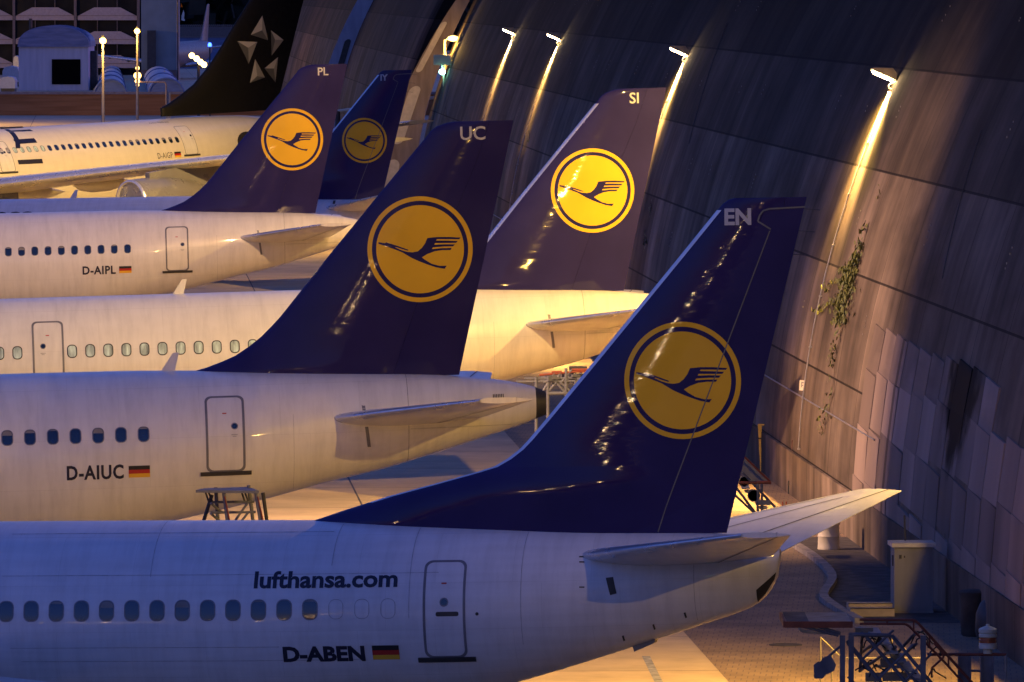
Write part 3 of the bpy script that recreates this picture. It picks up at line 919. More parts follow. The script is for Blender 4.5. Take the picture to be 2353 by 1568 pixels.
# =================================================================== setting: apron
def ground_mat():
    m, t, b = newmat('apron_concrete')
    tc = N(t, 'ShaderNodeTexCoord'); mp = N(t, 'ShaderNodeMapping')
    mp.inputs['Rotation'].default_value = (0, 0, R(-3)); t.links.new(tc.outputs['Object'], mp.inputs[0])
    br = N(t, 'ShaderNodeTexBrick'); br.offset = 0.0
    br.inputs['Scale'].default_value = 1.0; br.inputs['Mortar Size'].default_value = .03
    br.inputs['Brick Width'].default_value = 7.5; br.inputs['Row Height'].default_value = 9.0
    br.inputs['Color1'].default_value = (.56, .43, .25, 1); br.inputs['Color2'].default_value = (.50, .39, .23, 1); br.inputs['Mortar'].default_value = (.06, .055, .05, 1)
    t.links.new(mp.outputs[0], br.inputs['Vector'])
    n = N(t, 'ShaderNodeTexNoise'); n.inputs['Scale'].default_value = .35; n.inputs['Detail'].default_value = 8; n.inputs['Roughness'].default_value = .65
    t.links.new(tc.outputs['Object'], n.inputs['Vector'])
    r = N(t, 'ShaderNodeMapRange'); r.inputs[1].default_value = .3; r.inputs[2].default_value = .7; r.inputs[3].default_value = .62; r.inputs[4].default_value = 1.1
    t.links.new(n.outputs[0], r.inputs[0])
    mx = N(t, 'ShaderNodeMix', data_type='RGBA', blend_type='MULTIPLY'); mx.inputs[0].default_value = 1
    t.links.new(br.outputs[0], mx.inputs[6]); t.links.new(r.outputs[0], mx.inputs[7])
    t.links.new(mx.outputs[2], b.inputs['Base Color']); b.inputs['Roughness'].default_value = .7
    return m

def brick_mat():
    m, t, b = newmat('block_paving')
    tc = N(t, 'ShaderNodeTexCoord'); mp = N(t, 'ShaderNodeMapping')
    mp.inputs['Rotation'].default_value = (0, 0, R(3)); t.links.new(tc.outputs['Object'], mp.inputs[0])
    br = N(t, 'ShaderNodeTexBrick')
    br.inputs['Scale'].default_value = 1.0; br.inputs['Mortar Size'].default_value = .012
    br.inputs['Brick Width'].default_value = .26; br.inputs['Row Height'].default_value = .52; br.inputs['Bias'].default_value = -.1
    br.inputs['Color1'].default_value = (.27, .19, .11, 1); br.inputs['Color2'].default_value = (.23, .16, .095, 1); br.inputs['Mortar'].default_value = (.13, .10, .08, 1)
    t.links.new(mp.outputs[0], br.inputs['Vector'])
    n = N(t, 'ShaderNodeTexNoise'); n.inputs['Scale'].default_value = .7; n.inputs['Detail'].default_value = 7
    t.links.new(tc.outputs['Object'], n.inputs['Vector'])
    r = N(t, 'ShaderNodeMapRange'); r.inputs[1].default_value = .3; r.inputs[2].default_value = .7; r.inputs[3].default_value = .6; r.inputs[4].default_value = 1.1
    t.links.new(n.outputs[0], r.inputs[0])
    mx = N(t, 'ShaderNodeMix', data_type='RGBA', blend_type='MULTIPLY'); mx.inputs[0].default_value = 1
    t.links.new(br.outputs[0], mx.inputs[6]); t.links.new(r.outputs[0], mx.inputs[7])
    t.links.new(mx.outputs[2], b.inputs['Base Color']); b.inputs['Roughness'].default_value = .75
    return m

M['apron'] = ground_mat(); M['paving'] = brick_mat()
M['asphalt'] = paint('dark_asphalt', (.055, .05, .045), .85, var=.4, nscale=2.5)
M['kerb'] = paint('kerb_concrete', (.24, .22, .20), .8, var=.3, nscale=3)
M['steel'] = paint('blue_grey_steel', (.13, .14, .18), .45, metal=.3, var=.3, nscale=4)
M['rail_red'] = paint('red_rail_paint', (.20, .045, .025), .45, var=.35, nscale=5)
M['deck'] = paint('deck_plate', (.36, .30, .22), .5, metal=.2, var=.25, nscale=3)
M['pale'] = paint('pale_metal', (.50, .48, .44), .4, metal=.2, var=.2, nscale=4)
M['rail_dull'] = paint('dull_rail', (.20, .18, .15), .5, var=.2)
M['cabinet'] = paint('cabinet_grey', (.20, .20, .20), .5, var=.18, scale=(1, 1, .3), nscale=3)
M['leaf'] = paint('ivy_leaf', (.10, .115, .025), .5, var=.6, nscale=14)
M['stem'] = paint('ivy_stem', (.07, .05, .03), .8, var=.3)
M['brown'] = paint('brown_box', (.13, .045, .03), .5, var=.25)
M['galv'] = paint('galvanised_pipe', (.32, .32, .33), .42, metal=.5, var=.25, nscale=5)
M['beacon_white'] = paint('beacon_white', (.62, .58, .45), .4, var=.12)
M['beacon_red'] = paint('beacon_red', (.38, .09, .03), .3, coat=.5, var=.15)
M['yellow_post'] = paint('yellow_post', (.55, .36, .10), .5, var=.25, nscale=5)
M['brick_wall'] = paint('brown_wall_paint', (.34, .15, .055), .8, var=.3, scale=(.1, 1, 2.0), nscale=1.5)
M['cop'] = paint('wall_coping', (.30, .24, .23), .8, var=.2)

o = MB().quad((-2500, -100, 0), (2500, -100, 0), (2500, 5000, 0), (-2500, 5000, 0)).build('ground', M['apron'], fix=False); tagp(o, kind='structure')
def wall_base(Y): return 20.25 - .05203 * Y
WK = .0189
b = MB()
b.quad((wall_base(60) - 6.8, 60, .004), (wall_base(60) + .5, 60, .004), (wall_base(640) + .5, 640, .004), (wall_base(640) - 6.8, 640, .004))
o = b.build('pavement', M['paving'], fix=False); tagp(o, kind='structure')
def zc9(x, y): return (1551 + .3591 * x, 1005.4 + .3591 * y)
KERB = [gnd(*zc9(*p)) for p in ((700, 640), (780, 708), (870, 765), (930, 812), (975, 855), (1003, 895), (1008, 930), (990, 965), (962, 1000), (950, 1030), (958, 1052), (1000, 1085), (1080, 1135), (1180, 1190))]
kp = [(p.x, p.y) for p in KERB]
b = MB()
fence_pts = kp + [(wall_base(kp[-1][1]) + .2, kp[-1][1]), (wall_base(kp[0][1]) + .2, kp[0][1])]
for t in tess(fence_pts): b.quad(*[(p[0], p[1], .008) for p in t])
o = b.build('planting_bed', M['asphalt'], fix=False); tagp(o, kind='structure')
b = MB()
for i, (x, y) in enumerate(kp):
    a = kp[max(0, i - 1)]; c = kp[min(len(kp) - 1, i + 1)]
    t = Vector((c[0] - a[0], c[1] - a[1])).normalized(); n = Vector((-t.y, t.x)) * .11
    for s in (-1, 1):
        for z in (-.02, .13): b.v.append((x + n.x * s, y + n.y * s, z))
for i in range(len(kp) - 1):
    k = 4 * i
    b.f += [(k + 1, k + 5, k + 7, k + 3), (k, k + 4, k + 5, k + 1), (k + 2, k + 3, k + 7, k + 6)]
b.f += [(0, 1, 3, 2)]; k = 4 * (len(kp) - 1); b.f += [(k, k + 2, k + 3, k + 1)]
o = b.build('kerb', M['kerb']); tagp(o, kind='structure')

# =================================================================== the curved hangar wall
def wall_mat(name, base=(.175, .138, .108), u0=6.1, t0=.62, t1=1.22, stain=None):
    m, t, b = newmat(name)
    uv = N(t, 'ShaderNodeUVMap'); uv.uv_map = 'UVMap'
    sp = N(t, 'ShaderNodeSeparateXYZ'); t.links.new(uv.outputs[0], sp.inputs[0])
    def math_(op, a, c=None):
        n = N(t, 'ShaderNodeMath', operation=op)
        for i, q in enumerate((a, c)):
            if q is None: continue
            if isinstance(q, (int, float)): n.inputs[i].default_value = q
            else: t.links.new(q, n.inputs[i])
        return n.outputs[0]
    U, V = sp.outputs[0], sp.outputs[1]
    pu = math_('DIVIDE', U, u0)
    # panel tone
    cb = N(t, 'ShaderNodeCombineXYZ'); t.links.new(math_('FLOOR', pu), cb.inputs[0]); t.links.new(math_('FLOOR', V), cb.inputs[1])
    wn = N(t, 'ShaderNodeTexWhiteNoise', noise_dimensions='2D'); t.links.new(cb.outputs[0], wn.inputs['Vector'])
    tone = N(t, 'ShaderNodeMapRange'); tone.inputs[3].default_value = t0; tone.inputs[4].default_value = t1
    t.links.new(wn.outputs[0], tone.inputs[0])
    # rain streaks running down
    def streak(su, sv, lo, hi, a, c, det=6):
        mp = N(t, 'ShaderNodeCombineXYZ'); t.links.new(math_('MULTIPLY', U, su), mp.inputs[0]); t.links.new(math_('MULTIPLY', V, sv), mp.inputs[1])
        n = N(t, 'ShaderNodeTexNoise'); n.inputs['Scale'].default_value = 1; n.inputs['Detail'].default_value = det; n.inputs['Roughness'].default_value = .6
        t.links.new(mp.outputs[0], n.inputs['Vector'])
        r = N(t, 'ShaderNodeMapRange'); r.inputs[1].default_value = lo; r.inputs[2].default_value = hi; r.inputs[3].default_value = a; r.inputs[4].default_value = c
        t.links.new(n.outputs[0], r.inputs[0]); return r.outputs[0]
    s1 = streak(.36, .13, .32, .68, .50, 1.28, 3)
    s2 = streak(.13, .75, .33, .67, .45, 1.3, 6)
    s3 = streak(1.3, .5, .35, .7, .86, 1.08, 4)
    val = math_('MULTIPLY', math_('MULTIPLY', s1, s2), math_('MULTIPLY', s3, tone.outputs[0]))
    # lack of light on the upper rows put into the panel colour
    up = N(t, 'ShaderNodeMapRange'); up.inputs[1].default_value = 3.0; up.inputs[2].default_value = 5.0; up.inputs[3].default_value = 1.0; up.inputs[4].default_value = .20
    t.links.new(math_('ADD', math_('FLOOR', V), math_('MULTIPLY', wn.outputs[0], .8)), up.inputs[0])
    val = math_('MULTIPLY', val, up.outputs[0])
    # joints
    fv = math_('FRACT', V); fu = math_('FRACT', pu)
    jv = math_('GREATER_THAN', math_('ABSOLUTE', math_('SUBTRACT', fv, .5)), .489)
    ju = math_('GREATER_THAN', math_('ABSOLUTE', math_('SUBTRACT', fu, .5)), .4925)
    j = math_('MAXIMUM', jv, math_('MULTIPLY', ju, .7))
    keep = math_('SUBTRACT', 1.0, math_('MULTIPLY', j, .82))
    val = math_('MULTIPLY', val, keep)
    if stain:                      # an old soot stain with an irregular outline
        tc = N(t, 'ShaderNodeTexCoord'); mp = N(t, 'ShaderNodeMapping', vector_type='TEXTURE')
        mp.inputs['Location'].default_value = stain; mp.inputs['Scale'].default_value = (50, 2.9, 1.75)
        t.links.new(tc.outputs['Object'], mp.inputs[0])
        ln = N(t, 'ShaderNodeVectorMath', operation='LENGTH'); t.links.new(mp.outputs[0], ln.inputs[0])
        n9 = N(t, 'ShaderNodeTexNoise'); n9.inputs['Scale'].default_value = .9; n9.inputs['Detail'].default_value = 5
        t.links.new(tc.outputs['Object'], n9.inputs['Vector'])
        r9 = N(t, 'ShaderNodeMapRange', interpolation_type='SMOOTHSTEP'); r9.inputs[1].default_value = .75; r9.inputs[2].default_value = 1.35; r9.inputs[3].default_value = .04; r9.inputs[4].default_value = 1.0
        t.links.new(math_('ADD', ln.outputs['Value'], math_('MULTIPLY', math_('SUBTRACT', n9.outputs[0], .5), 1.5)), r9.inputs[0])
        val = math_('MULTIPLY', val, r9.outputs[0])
    mx = N(t, 'ShaderNodeMix', data_type='RGBA', blend_type='MULTIPLY'); mx.inputs[0].default_value = 1
    mx.inputs[6].default_value = (*base, 1); t.links.new(val, mx.inputs[7])
    t.links.new(mx.outputs[2], b.inputs['Base Color'])
    b.inputs['Roughness'].default_value = .85; b.inputs['Specular IOR Level'].default_value = .12
    bp = N(t, 'ShaderNodeBump'); bp.inputs['Strength'].default_value = .25; bp.inputs['Distance'].default_value = .03
    t.links.new(math_('ADD', keep, math_('MULTIPLY', s3, .15)), bp.inputs['Height']); t.links.new(bp.outputs[0], b.inputs['Normal'])
    return m
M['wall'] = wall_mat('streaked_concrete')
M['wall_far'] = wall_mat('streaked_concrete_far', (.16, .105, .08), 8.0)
JOINTS = [0, 1.3, 3.95, 6.9, 9.75, 12.6, 15.5, 18.4, 21.2]

def wall_x(Y, z): return wall_base(Y) + WK * z * z

def wall_sheet(name, Y0, Y1, mat, dx=0.0, parent=None, top=None):
    """thick curved shell: outer face, back face and edges"""
    zs = []
    for k, (a, c) in enumerate(zip(JOINTS, JOINTS[1:])):
        for q in range(8): zs.append((a + (c - a) * q / 8, k + q / 8))
    zs.append((JOINTS[-1], len(JOINTS) - 1.001))
    ys = [Y0 + (Y1 - Y0) * i / 40 for i in range(41)]
    me = bpy.data.meshes.new(name); V = []; F = []; UV = []
    for y in ys:
        for z, v in zs: V.append((wall_x(y, z) + dx, y, z)); UV.append((y, v))
    n = len(zs); nf = len(V)
    for i in range(len(ys) - 1):
        for k in range(n - 1):
            F.append((i * n + k, i * n + k + 1, (i + 1) * n + k + 1, (i + 1) * n + k))
    for y in ys:
        for z, v in zs: V.append((wall_x(y, z) + dx + 1.2, y, z)); UV.append((y, v))
    for i in range(len(ys) - 1):
        for k in range(n - 1):
            F.append((nf + i * n + k, nf + (i + 1) * n + k, nf + (i + 1) * n + k + 1, nf + i * n + k + 1))
        F.append((i * n + n - 1, nf + i * n + n - 1, nf + (i + 1) * n + n - 1, (i + 1) * n + n - 1))
    for i in (0, len(ys) - 1):
        for k in range(n - 1):
            F.append((i * n + k, nf + i * n + k, nf + i * n + k + 1, i * n + k + 1))
    me.from_pydata(V, [], F)
    ul = me.uv_layers.new(name='UVMap')
    for lp in me.loops: ul.data[lp.index].uv = UV[lp.vertex_index]
    for p in me.polygons: p.use_smooth = p.index < (len(ys) - 1) * (n - 1)
    me.materials.append(mat)
    o = bpy.data.objects.new(name, me); COL.objects.link(o)
    if parent: o.parent = parent
    return o

M['hood_grey'] = paint('added_overhang_grey', (.10, .09, .085), .8, var=.3)
hw = empty('hangar_wall', (0, 0, 0), 0, 'tall streaked concrete hangar wall curving outward, with lamps and ivy on it', 'hangar wall')
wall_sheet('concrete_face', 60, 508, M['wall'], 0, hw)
b = MB()
for a in range(0, 28):
    Y0, Y1 = 60 + a * 16, 60 + a * 16 + 16
    P = [(wall_x(y, 21.2) + dx, y, z) for y in (Y0, Y1) for (dx, z) in ((-8.5, 21.9), (-8.5, 22.5), (6, 22.5), (6, 21.25), (1.3, 21.25))]
    for i in range(5):
        k = (i + 1) % 5
        b.quad(P[i], P[k], P[5 + k], P[5 + i])
    if a in (0, 27): b.quad(*P[:5] if a == 0 else P[5:])
b.build('added_overhang', M['hood_grey'], hw)  # unseen overhang added to keep sky light off the wall
far = empty('hangar_wall', (0, 0, 0), 0, 'far brown streaked hangar wall beyond the lit concrete pier', 'hangar wall')
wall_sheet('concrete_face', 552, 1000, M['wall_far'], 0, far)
# light drip marks: rows of small pale anchor plugs
b = MB()
rnd = random.Random(3)
for Y in [132 + 9.2 * i for i in range(40)]:
    for z in (5.4, 8.2, 11.2, 14.0):
        if rnd.random() < .45: continue
        for q in range(rnd.randint(2, 4)):
            zz = z + q * .16 + rnd.random() * .1; x = wall_x(Y, zz)
            b.box((x - .006, Y + rnd.uniform(-.05, .05), zz), (.02, .09, .05), 0, 0, .0)
b.build('anchor_plug', M['kerb'], hw)['kind'] = 'stuff'
# pipe running along the wall low down
b = MB()
for a in range(0, 30):
    Y0, Y1 = 207 + a * 10, 207 + a * 10 + 10
    b.tube((wall_x(Y0, 3.0) - .06, Y0, 3.0), (wall_x(Y1, 3.0) - .06, Y1, 3.0), .022, 8)
b.build('wall_pipe', M['grey'], hw)

def wallpt(px, py, off=0.0):
    lo, hi = 90.0, 520.0
    for _ in range(50):
        mid = (lo + hi) / 2
        p = at(px, py, mid)
        if p.x > wall_x(mid, p.z) - off: lo, hi = (lo, mid) if at(px, py, lo).x < wall_x(lo, at(px, py, lo).z) - off else (mid, hi)
        else: lo, hi = (mid, hi) if at(px, py, lo).x < wall_x(lo, at(px, py, lo).z) - off else (lo, mid)
    p = at(px, py, (lo + hi) / 2)
    return p

# patch of overlapping cladding slabs on the near part of the wall
c0 = wallpt(2060, 640); c1 = wallpt(2330, 800)
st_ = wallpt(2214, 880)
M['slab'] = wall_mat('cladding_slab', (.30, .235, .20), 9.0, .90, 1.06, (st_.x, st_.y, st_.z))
b = MB(); rnd = random.Random(11); UVs = []
Ya, Yb = 212.0, 170.0
ncol = 14
for row, (z0, z1) in enumerate(((.35, 1.85), (1.75, 3.25), (3.15, 4.75), (4.6, 5.9))):
    for c in range(ncol):
        y0 = Ya + (Yb - Ya) * c / ncol; y1 = Ya + (Yb - Ya) * (c + 1) / ncol
        if row == 3 and c > 9: continue
        sag = rnd.uniform(-.08, .08); t0 = rnd.uniform(.02, .035); t1 = rnd.uniform(.03, .055)
        q = []
        for (yy, zz, th) in ((y0 - .06, z0 + sag + .04, t0), (y1 + .06, z0 + sag - .02, t0), (y1 + .06, z1 + sag - .16, t1), (y0 - .06, z1 + sag - .05, t1)):
            q.append((wall_x(yy, zz) - th, yy, zz))
        k = [(wall_x(p[1], p[2]) + .02, p[1], p[2]) for p in q]
        b.quad(*q); b.quad(q[0], k[0], k[1], q[1]); b.quad(q[1], k[1], k[2], q[2]); b.quad(q[2], k[2], k[3], q[3]); b.quad(q[3], k[3], k[0], q[0])
o = b.build('cladding_slabs', M['slab'], hw, fix=False)
ul = o.data.uv_layers.new(name='UVMap')
for p in o.data.polygons:
    sh = (p.index // 5) * 7.37
    for li in p.loop_indices:
        v = o.data.vertices[o.data.loops[li].vertex_index].co
        ul.data[li].uv = (v.y * .25 + int(sh * 3.1) * 9.0 + 3.0, .2 + (v.z % 1.45) * .35)
# dark oil stain is left out of the slabs; a tar patch lies on them
# wall-foot upstand
b = MB()
for a in range(0, 44):
    Y0, Y1 = 64 + a * 10, 64 + a * 10 + 10
    for (x0, z0, x1, z1) in ((-.05, 0, -.05, 1.28), (-.05, 1.28, .1, 1.28)):
        b.quad((wall_base(Y0) + x0, Y0, z0), (wall_base(Y1) + x0, Y1, z0), (wall_base(Y1) + x1, Y1, z1), (wall_base(Y0) + x1, Y0, z1))
o = b.build('plinth', M['wall'], hw, fix=False)
ul = o.data.uv_layers.new(name='UVMap')
for lp in o.data.loops:
    v = o.data.vertices[lp.vertex_index].co
    ul.data[lp.index].uv = (v.y * 1.3, .1 + v.z * .3)

# =================================================================== lamps on the wall
def spot(parent, loc, target, W, ang, blend, col=WARM, r=.1):
    l = bpy.data.lights.new('lamp_light', 'SPOT')
    l.energy = W; l.color = col; l.spot_size = R(ang); l.spot_blend = blend; l.shadow_soft_size = r
    o = bpy.data.objects.new('lamp_light', l); COL.objects.link(o)
    d = Vector(target) - Vector(loc)
    o.rotation_mode = 'QUATERNION'
    o.rotation_quaternion = d.to_track_quat('-Z', 'Y')
    o.location = loc
    o.parent = parent
    return o

M['hood'] = paint('lamp_hood', (.32, .28, .20), .45, metal=.3, var=.2)
M['sodium'] = glow('lit_sodium_glass', (1.0, .72, .34), 26.0)
def wall_lamp(Y, label, flood, streak, aim=(-9, -2, -12.2), ang=150, blend=.6, wash=0, ground=None):
    z = 12.25; x = wall_x(Y, z)
    o = empty('wall_lamp', (x, Y, z), 0, label, 'lamp', 'flood lamps along the hangar wall')
    # sloping hood: a thin wedge standing out from the wall
    P = [(-.72, .34), (-.05, .36), (.0, -.02), (-.06, -.02), (-.70, .30)]
    MB().prism([(-.74, .33), (-.62, .37), (-.10, .36), (0, .22), (.0, -.02), (-.06, .03)], -.28, .28).build('hood', M['hood'], o)
    MB().prism([(-.71, .285), (-.10, .02), (-.11, -.05), (-.67, .19)], -.22, .22).build('lamp_glass', M['sodium'], o)
    MB().tube((0.06, 0, -.02), (-.16, 0, -.10), .03).path([(-.16, 0, -.10), (-.22, 0, -.17), (-.20, 0, -.24), (-.12, 0, -.25)], .022).build('bracket', M['hood'], o)
    spot(o, (-.34, 0, .04), (-.34 + aim[0], aim[1], .04 + aim[2]), flood, ang, blend, WARM, .12)
    # the light close to the wall that draws the bright streak
    spot(o, (-.24, -.14, -.10), (-1.2, -.14, -4.0), streak, 62, 1.0, (1.0, .62, .20), .05)
    if wash: spot(o, (-.66, -.05, .05), (-.9, -.05, -8.0), wash, 84, .9, (1.0, .54, .15), .06)
    if ground: spot(o, (-.5, .05, .06), ground, 10000, 58, 1.0, (1.0, .55, .08), .1)
    return o

LAMPS = [(118.0, 'wall lamp nearest the camera, in front of the nearest jet', 4600, 1500, (-13.2, 34, -3.6), 24, 1.0, 0),
         (159.0, 'wall lamp beside the nearest jet tail', 5000, 3000, (-13, 16, -8.5), 156, .5, 5000, (-11, 9.5, -11.5)),
         (228.5, 'biggest lit wall lamp, above the ivy', 5200, 5500, (-9, 1.0, -9), 150, .6, 11000),
         (310.0, 'lit wall lamp just right of the tail lettered SI', 4000, 6000, (-9, 1, -8), 150, .6, 9000),
         (396.0, 'lit wall lamp, third from the camera along the wall', 4500, 5500, (-9, 1, -8), 150, .6, 5000),
         (440.0, 'farthest lit wall lamp of the row, nearest the wall end', 4500, 5500, (-9, 1, -8), 150, .6, 5000)]
for a in LAMPS: wall_lamp(*a)
# unseen floodlights added above the frame to wash the rows of jets
def added_flood(Y, target, W, ang, label):
    z = 21.2; x = wall_x(Y, 21.2) - 8.8
    o = empty('unseen_floodlight', (x, Y, z), 0, label, 'floodlight', 'unseen floodlights along the roof edge')
    d = (Vector(target) - Vector((x, Y, z))).normalized()
    MB().tube((.5, 0, 1.0), (-.3, 0, .5), .07).tube((-.3, 0, .5), (-.45, 0, .5), .06).build('bracket', M['hood'], o)
    h = MB().box((-.45, 0, .5), (.25, .8, .6), math.atan2(d.y, d.x) + pi).build('flood_head', M['dark'], o)
    c = Vector((-.45, 0, .5)) + d * .2
    MB().box(tuple(c), (.06, .6, .45), math.atan2(d.y, d.x) + pi).build('lamp_glass', M['sodium'], o)
    spot(o, tuple(c + d * .15), tuple(c + d * 5), W, ang, .8, SODIUM if ang > 50 else (1.0, .56, .22), .3)
added_flood(196.0, (-9, 232, 4), 12000, 60, 'unseen added floodlight aimed at the long jet lettered SI')
added_flood(268.0, (-16, 316, 4), 14500, 46, 'unseen added floodlight aimed at the jet lettered PL')
added_flood(403.0, (-36, 452, 4), 36000, 58, 'unseen added floodlight aimed at the black-tailed jet')
# unseen mast added left of the frame to warm the lower hangar wall
mo = empty('floodlight_mast', (-27, 206, 0), 0, 'unseen added floodlight mast left of the jets, turned to the hangar wall', 'floodlight')
MB().tube((0, 0, 0), (0, 0, 25), .3, 14, .14).build('mast', M['hood'], mo)
MB().box((0, 0, 25), (.15, 1.6, .15)).build('cross_arm', M['hood'], mo)
for dy in (-.5, .5):
    fh = MB().box((.2, dy, 24.7), (.25, .6, .5), .6, 0, .4).build('flood_head', M['dark'], mo)
    MB().box((.36, dy, 24.6), (.05, .5, .42), .6, 0, .4).build('lamp_glass', M['sodium'], fh)
spot(mo, (.6, 0, 24.5), (27 + wall_x(219, 0.0), 219 - 206, 0.0), 40000, 45, 1.0, (1.0, .56, .30), .4)
# conduits running down from the lamps
b = MB(); 
for (Y, *_r) in LAMPS:
    zs = [1.5 + (11.9 - 1.5) * i / 14 for i in range(15)]
    P = [(wall_x(Y - .05, z) - .045, Y - .05 - .02 * (12 - z), z) for z in zs]
    b = MB().path(P, .022, 6)
    for p in P[::2]: b.box((p[0] + .01, p[1], p[2]), (.09, .12, .05))
    b.build('lamp_conduit', M['galv'], hw)
# extra conduits seen on bare panels
for (pa, pb) in (((1673, 54), (1585, 330)), ((2168, 640), (2258, 300))):
    A, B_ = wallpt(*pa), wallpt(*pb)
    P = []
    for i in range(11):
        z = A.z + (B_.z - A.z) * i / 10; y = A.y + (B_.y - A.y) * i / 10
        P.append((wall_x(y, z) - .03, y, z))
    MB().path(P, .014, 6).build('lamp_conduit', M['dark'], hw)

# =================================================================== ivy
def ivy():
    o = empty('ivy', (0, 0, 0), 0, 'green ivy climbing the concrete wall under the biggest lamp', 'climbing plant')
    rnd = random.Random(5)
    main = [(1893, 998), (1903, 950), (1917, 900), (1917, 840), (1926, 790), (1940, 745), (1944, 700), (1955, 660), (1962, 620), (1977, 590), (1985, 555), (1998, 510)]
    side1 = [(1945, 715), (1925, 692), (1908, 697), (1886, 718)]
    side2 = [(1958, 650), (1935, 645), (1915, 650), (1903, 668)]
    side3 = [(1968, 625), (1945, 620), (1933, 628)]
    dens = lerpf([(500, .25), (555, .35), (580, 1.6), (640, 5.0), (735, 3.2), (750, .3), (790, .12), (815, .5), (830, .1), (900, .06), (930, .35), (960, .4), (1000, .15)])
    wid = lerpf([(500, 3), (580, 5), (610, 11), (660, 13), (735, 13), (770, 4), (830, 6), (900, 5), (960, 9), (1000, 5)])
    S = MB(); L = MB()
    def leaf(p, s):
        n = Vector((-1, rnd.uniform(-.5, .5), rnd.uniform(-.3, .6))).normalized()
        u = n.orthogonal().normalized(); u.rotate(Matrix.Rotation(rnd.uniform(0, 6.28), 3, n)); v = n.cross(u)
        q = [p + u * s, p + u * .2 * s + v * .7 * s, p - u * .8 * s + v * .25 * s + n * .2 * s, p - u * .8 * s - v * .25 * s + n * .2 * s, p + u * .2 * s - v * .7 * s]
        L.quad(*q)
    for ln, kd in ((main, 1.0), (side1, .9), (side2, .7), (side3, .8)):
        P3 = [wallpt(*p, .03) for p in ln]
        S.path(P3, .006, 5)
        for (a, c) in zip(ln, ln[1:]):
            n = int(math.hypot(c[0] - a[0], c[1] - a[1]) * 1.5 * kd * (dens((a[1] + c[1]) / 2) if ln is main else .9))
            for _ in range(n):
                t = rnd.random(); py = a[1] + (c[1] - a[1]) * t
                ww = wid(py) if ln is main else 5
                px = a[0] + (c[0] - a[0]) * t + rnd.gauss(0, .55) * ww
                p = wallpt(px, py + rnd.gauss(0, 3), 0.0)
                p = p + Vector((-rnd.uniform(.02, .22), rnd.uniform(-.1, .1), 0))
                leaf(p, rnd.uniform(.05, .105))
    S.build('stem', M['stem'], o)
    L.build('foliage', M['leaf'], o, fix=False)
ivy()
def tuft(px, py, n, s, label):
    o = empty('wall_weed', wallpt(px, py), 0, label, 'weed', 'weeds rooted in the wall joints')
    rnd = random.Random(px); L = MB()
    for _ in range(n):
        p = Vector((-rnd.uniform(.02, .15), rnd.gauss(0, .5) * s, rnd.gauss(0, .6) * s))
        n_ = Vector((-1, rnd.uniform(-.6, .6), rnd.uniform(-.3, .6))).normalized()
        u = n_.orthogonal().normalized(); v = n_.cross(u); k = rnd.uniform(.04, .09)
        L.quad(p + u * k, p + v * k * .7, p - u * k, p - v * k * .7)
    L.build('foliage', M['leaf'], o, fix=False)
    MB().tube((.03, 0, -s), (-.05, 0, s * .6), .012, 5).build('stem', M['stem'], o)
tuft(1218, 318, 26, .55, 'small weed on the wall under the third lamp')
tuft(1206, 455, 14, .4, 'small weed hanging low on the wall left of the pale leading edge')
tuft(1498, 478, 16, .35, 'weed on the wall just right of the tail lettered SI')
tuft(1488, 560, 16, .4, 'lower weed on the wall right of the tail lettered SI')
tuft(1027, 268, 16, .6, 'weed at the far end of the wall, near its edge')
tuft(2024, 445, 7, .2, 'tiny weed on the wall below the biggest lamp')

# =================================================================== things by the wall
p = wallpt(1848, 886)
o = MB().box((0, 0, 0), (.03, .26, .30)).build('wall_sign', M['beacon_white']); o.location = p + Vector((-.05, 0, 0)); o.rotation_euler = (0, R(4), R(35))
tagp(o, 'small white square sign fixed to the wall above the brown box', 'sign')
MB().box((-.018, .02, .02), (.006, .03, .16)).box((-.018, -.03, .08), (.006, .08, .025)).box((-.018, -.02, .0), (.006, .06, .025)).build('sign_mark', M['grey'], o)
q = at(1827, 1023, 231.0)
o = MB().box((0, 0, 0), (.20, .18, .30)).build('junction_box', M['brown']); o.location = q; tagp(o, 'brown junction box on a thin pipe at the foot of the wall', 'box')
MB().tube((0, 0, -.15), (-.12, 0, -q.z + .02), .03, 8).build('pipe', M['galv'], o)
MB().box((-.12, 0, -q.z + .2), (.18, .18, .4)).build('pipe_foot', M['dark'], o)
q = at(1842, 1032, 230.0)
o = MB().box((0, 0, .02), (.17, .22, .36)).box((-.03, 0, -.2), (.10, .12, .12)).build('switch_box', M['dark']); o.location = q; tagp(o, 'black switch box with loose cables beside the brown junction box', 'box')
MB().tube((-.05, 0, -.2), (-.14, 0, -q.z + .02), .03, 8).build('pipe', M['galv'], o)
MB().path([(0.02, -.05, -.16), (.05, -.05, -.5), (.02, -.05, -.9)], .012).path([(.08, -.05, -.16), (.07, -.05, -.45), (.04, -.05, -.8)], .012).build('cable', M['dark'], o)
MB().box((-.14, 0, -q.z + .2), (.18, .18, .4)).build('pipe_foot', M['dark'], o)
q = gnd(1752, 1088)
o = empty('marker_post', q, 0, 'yellow marker post standing upright at the foot of the wall', 'post')
MB().box((-.05, 0, .76), (.11, .09, 1.5), 0, 0, -.05).build('post', M['yellow_post'], o)
MB().box((-.02, -.06, 1.5), (.26, .04, .05)).build('cap', M['yellow_post'], o)
MB().box((-.07, -.05, 1.08), (.12, .02, .04)).build('band', M['dark'], o)

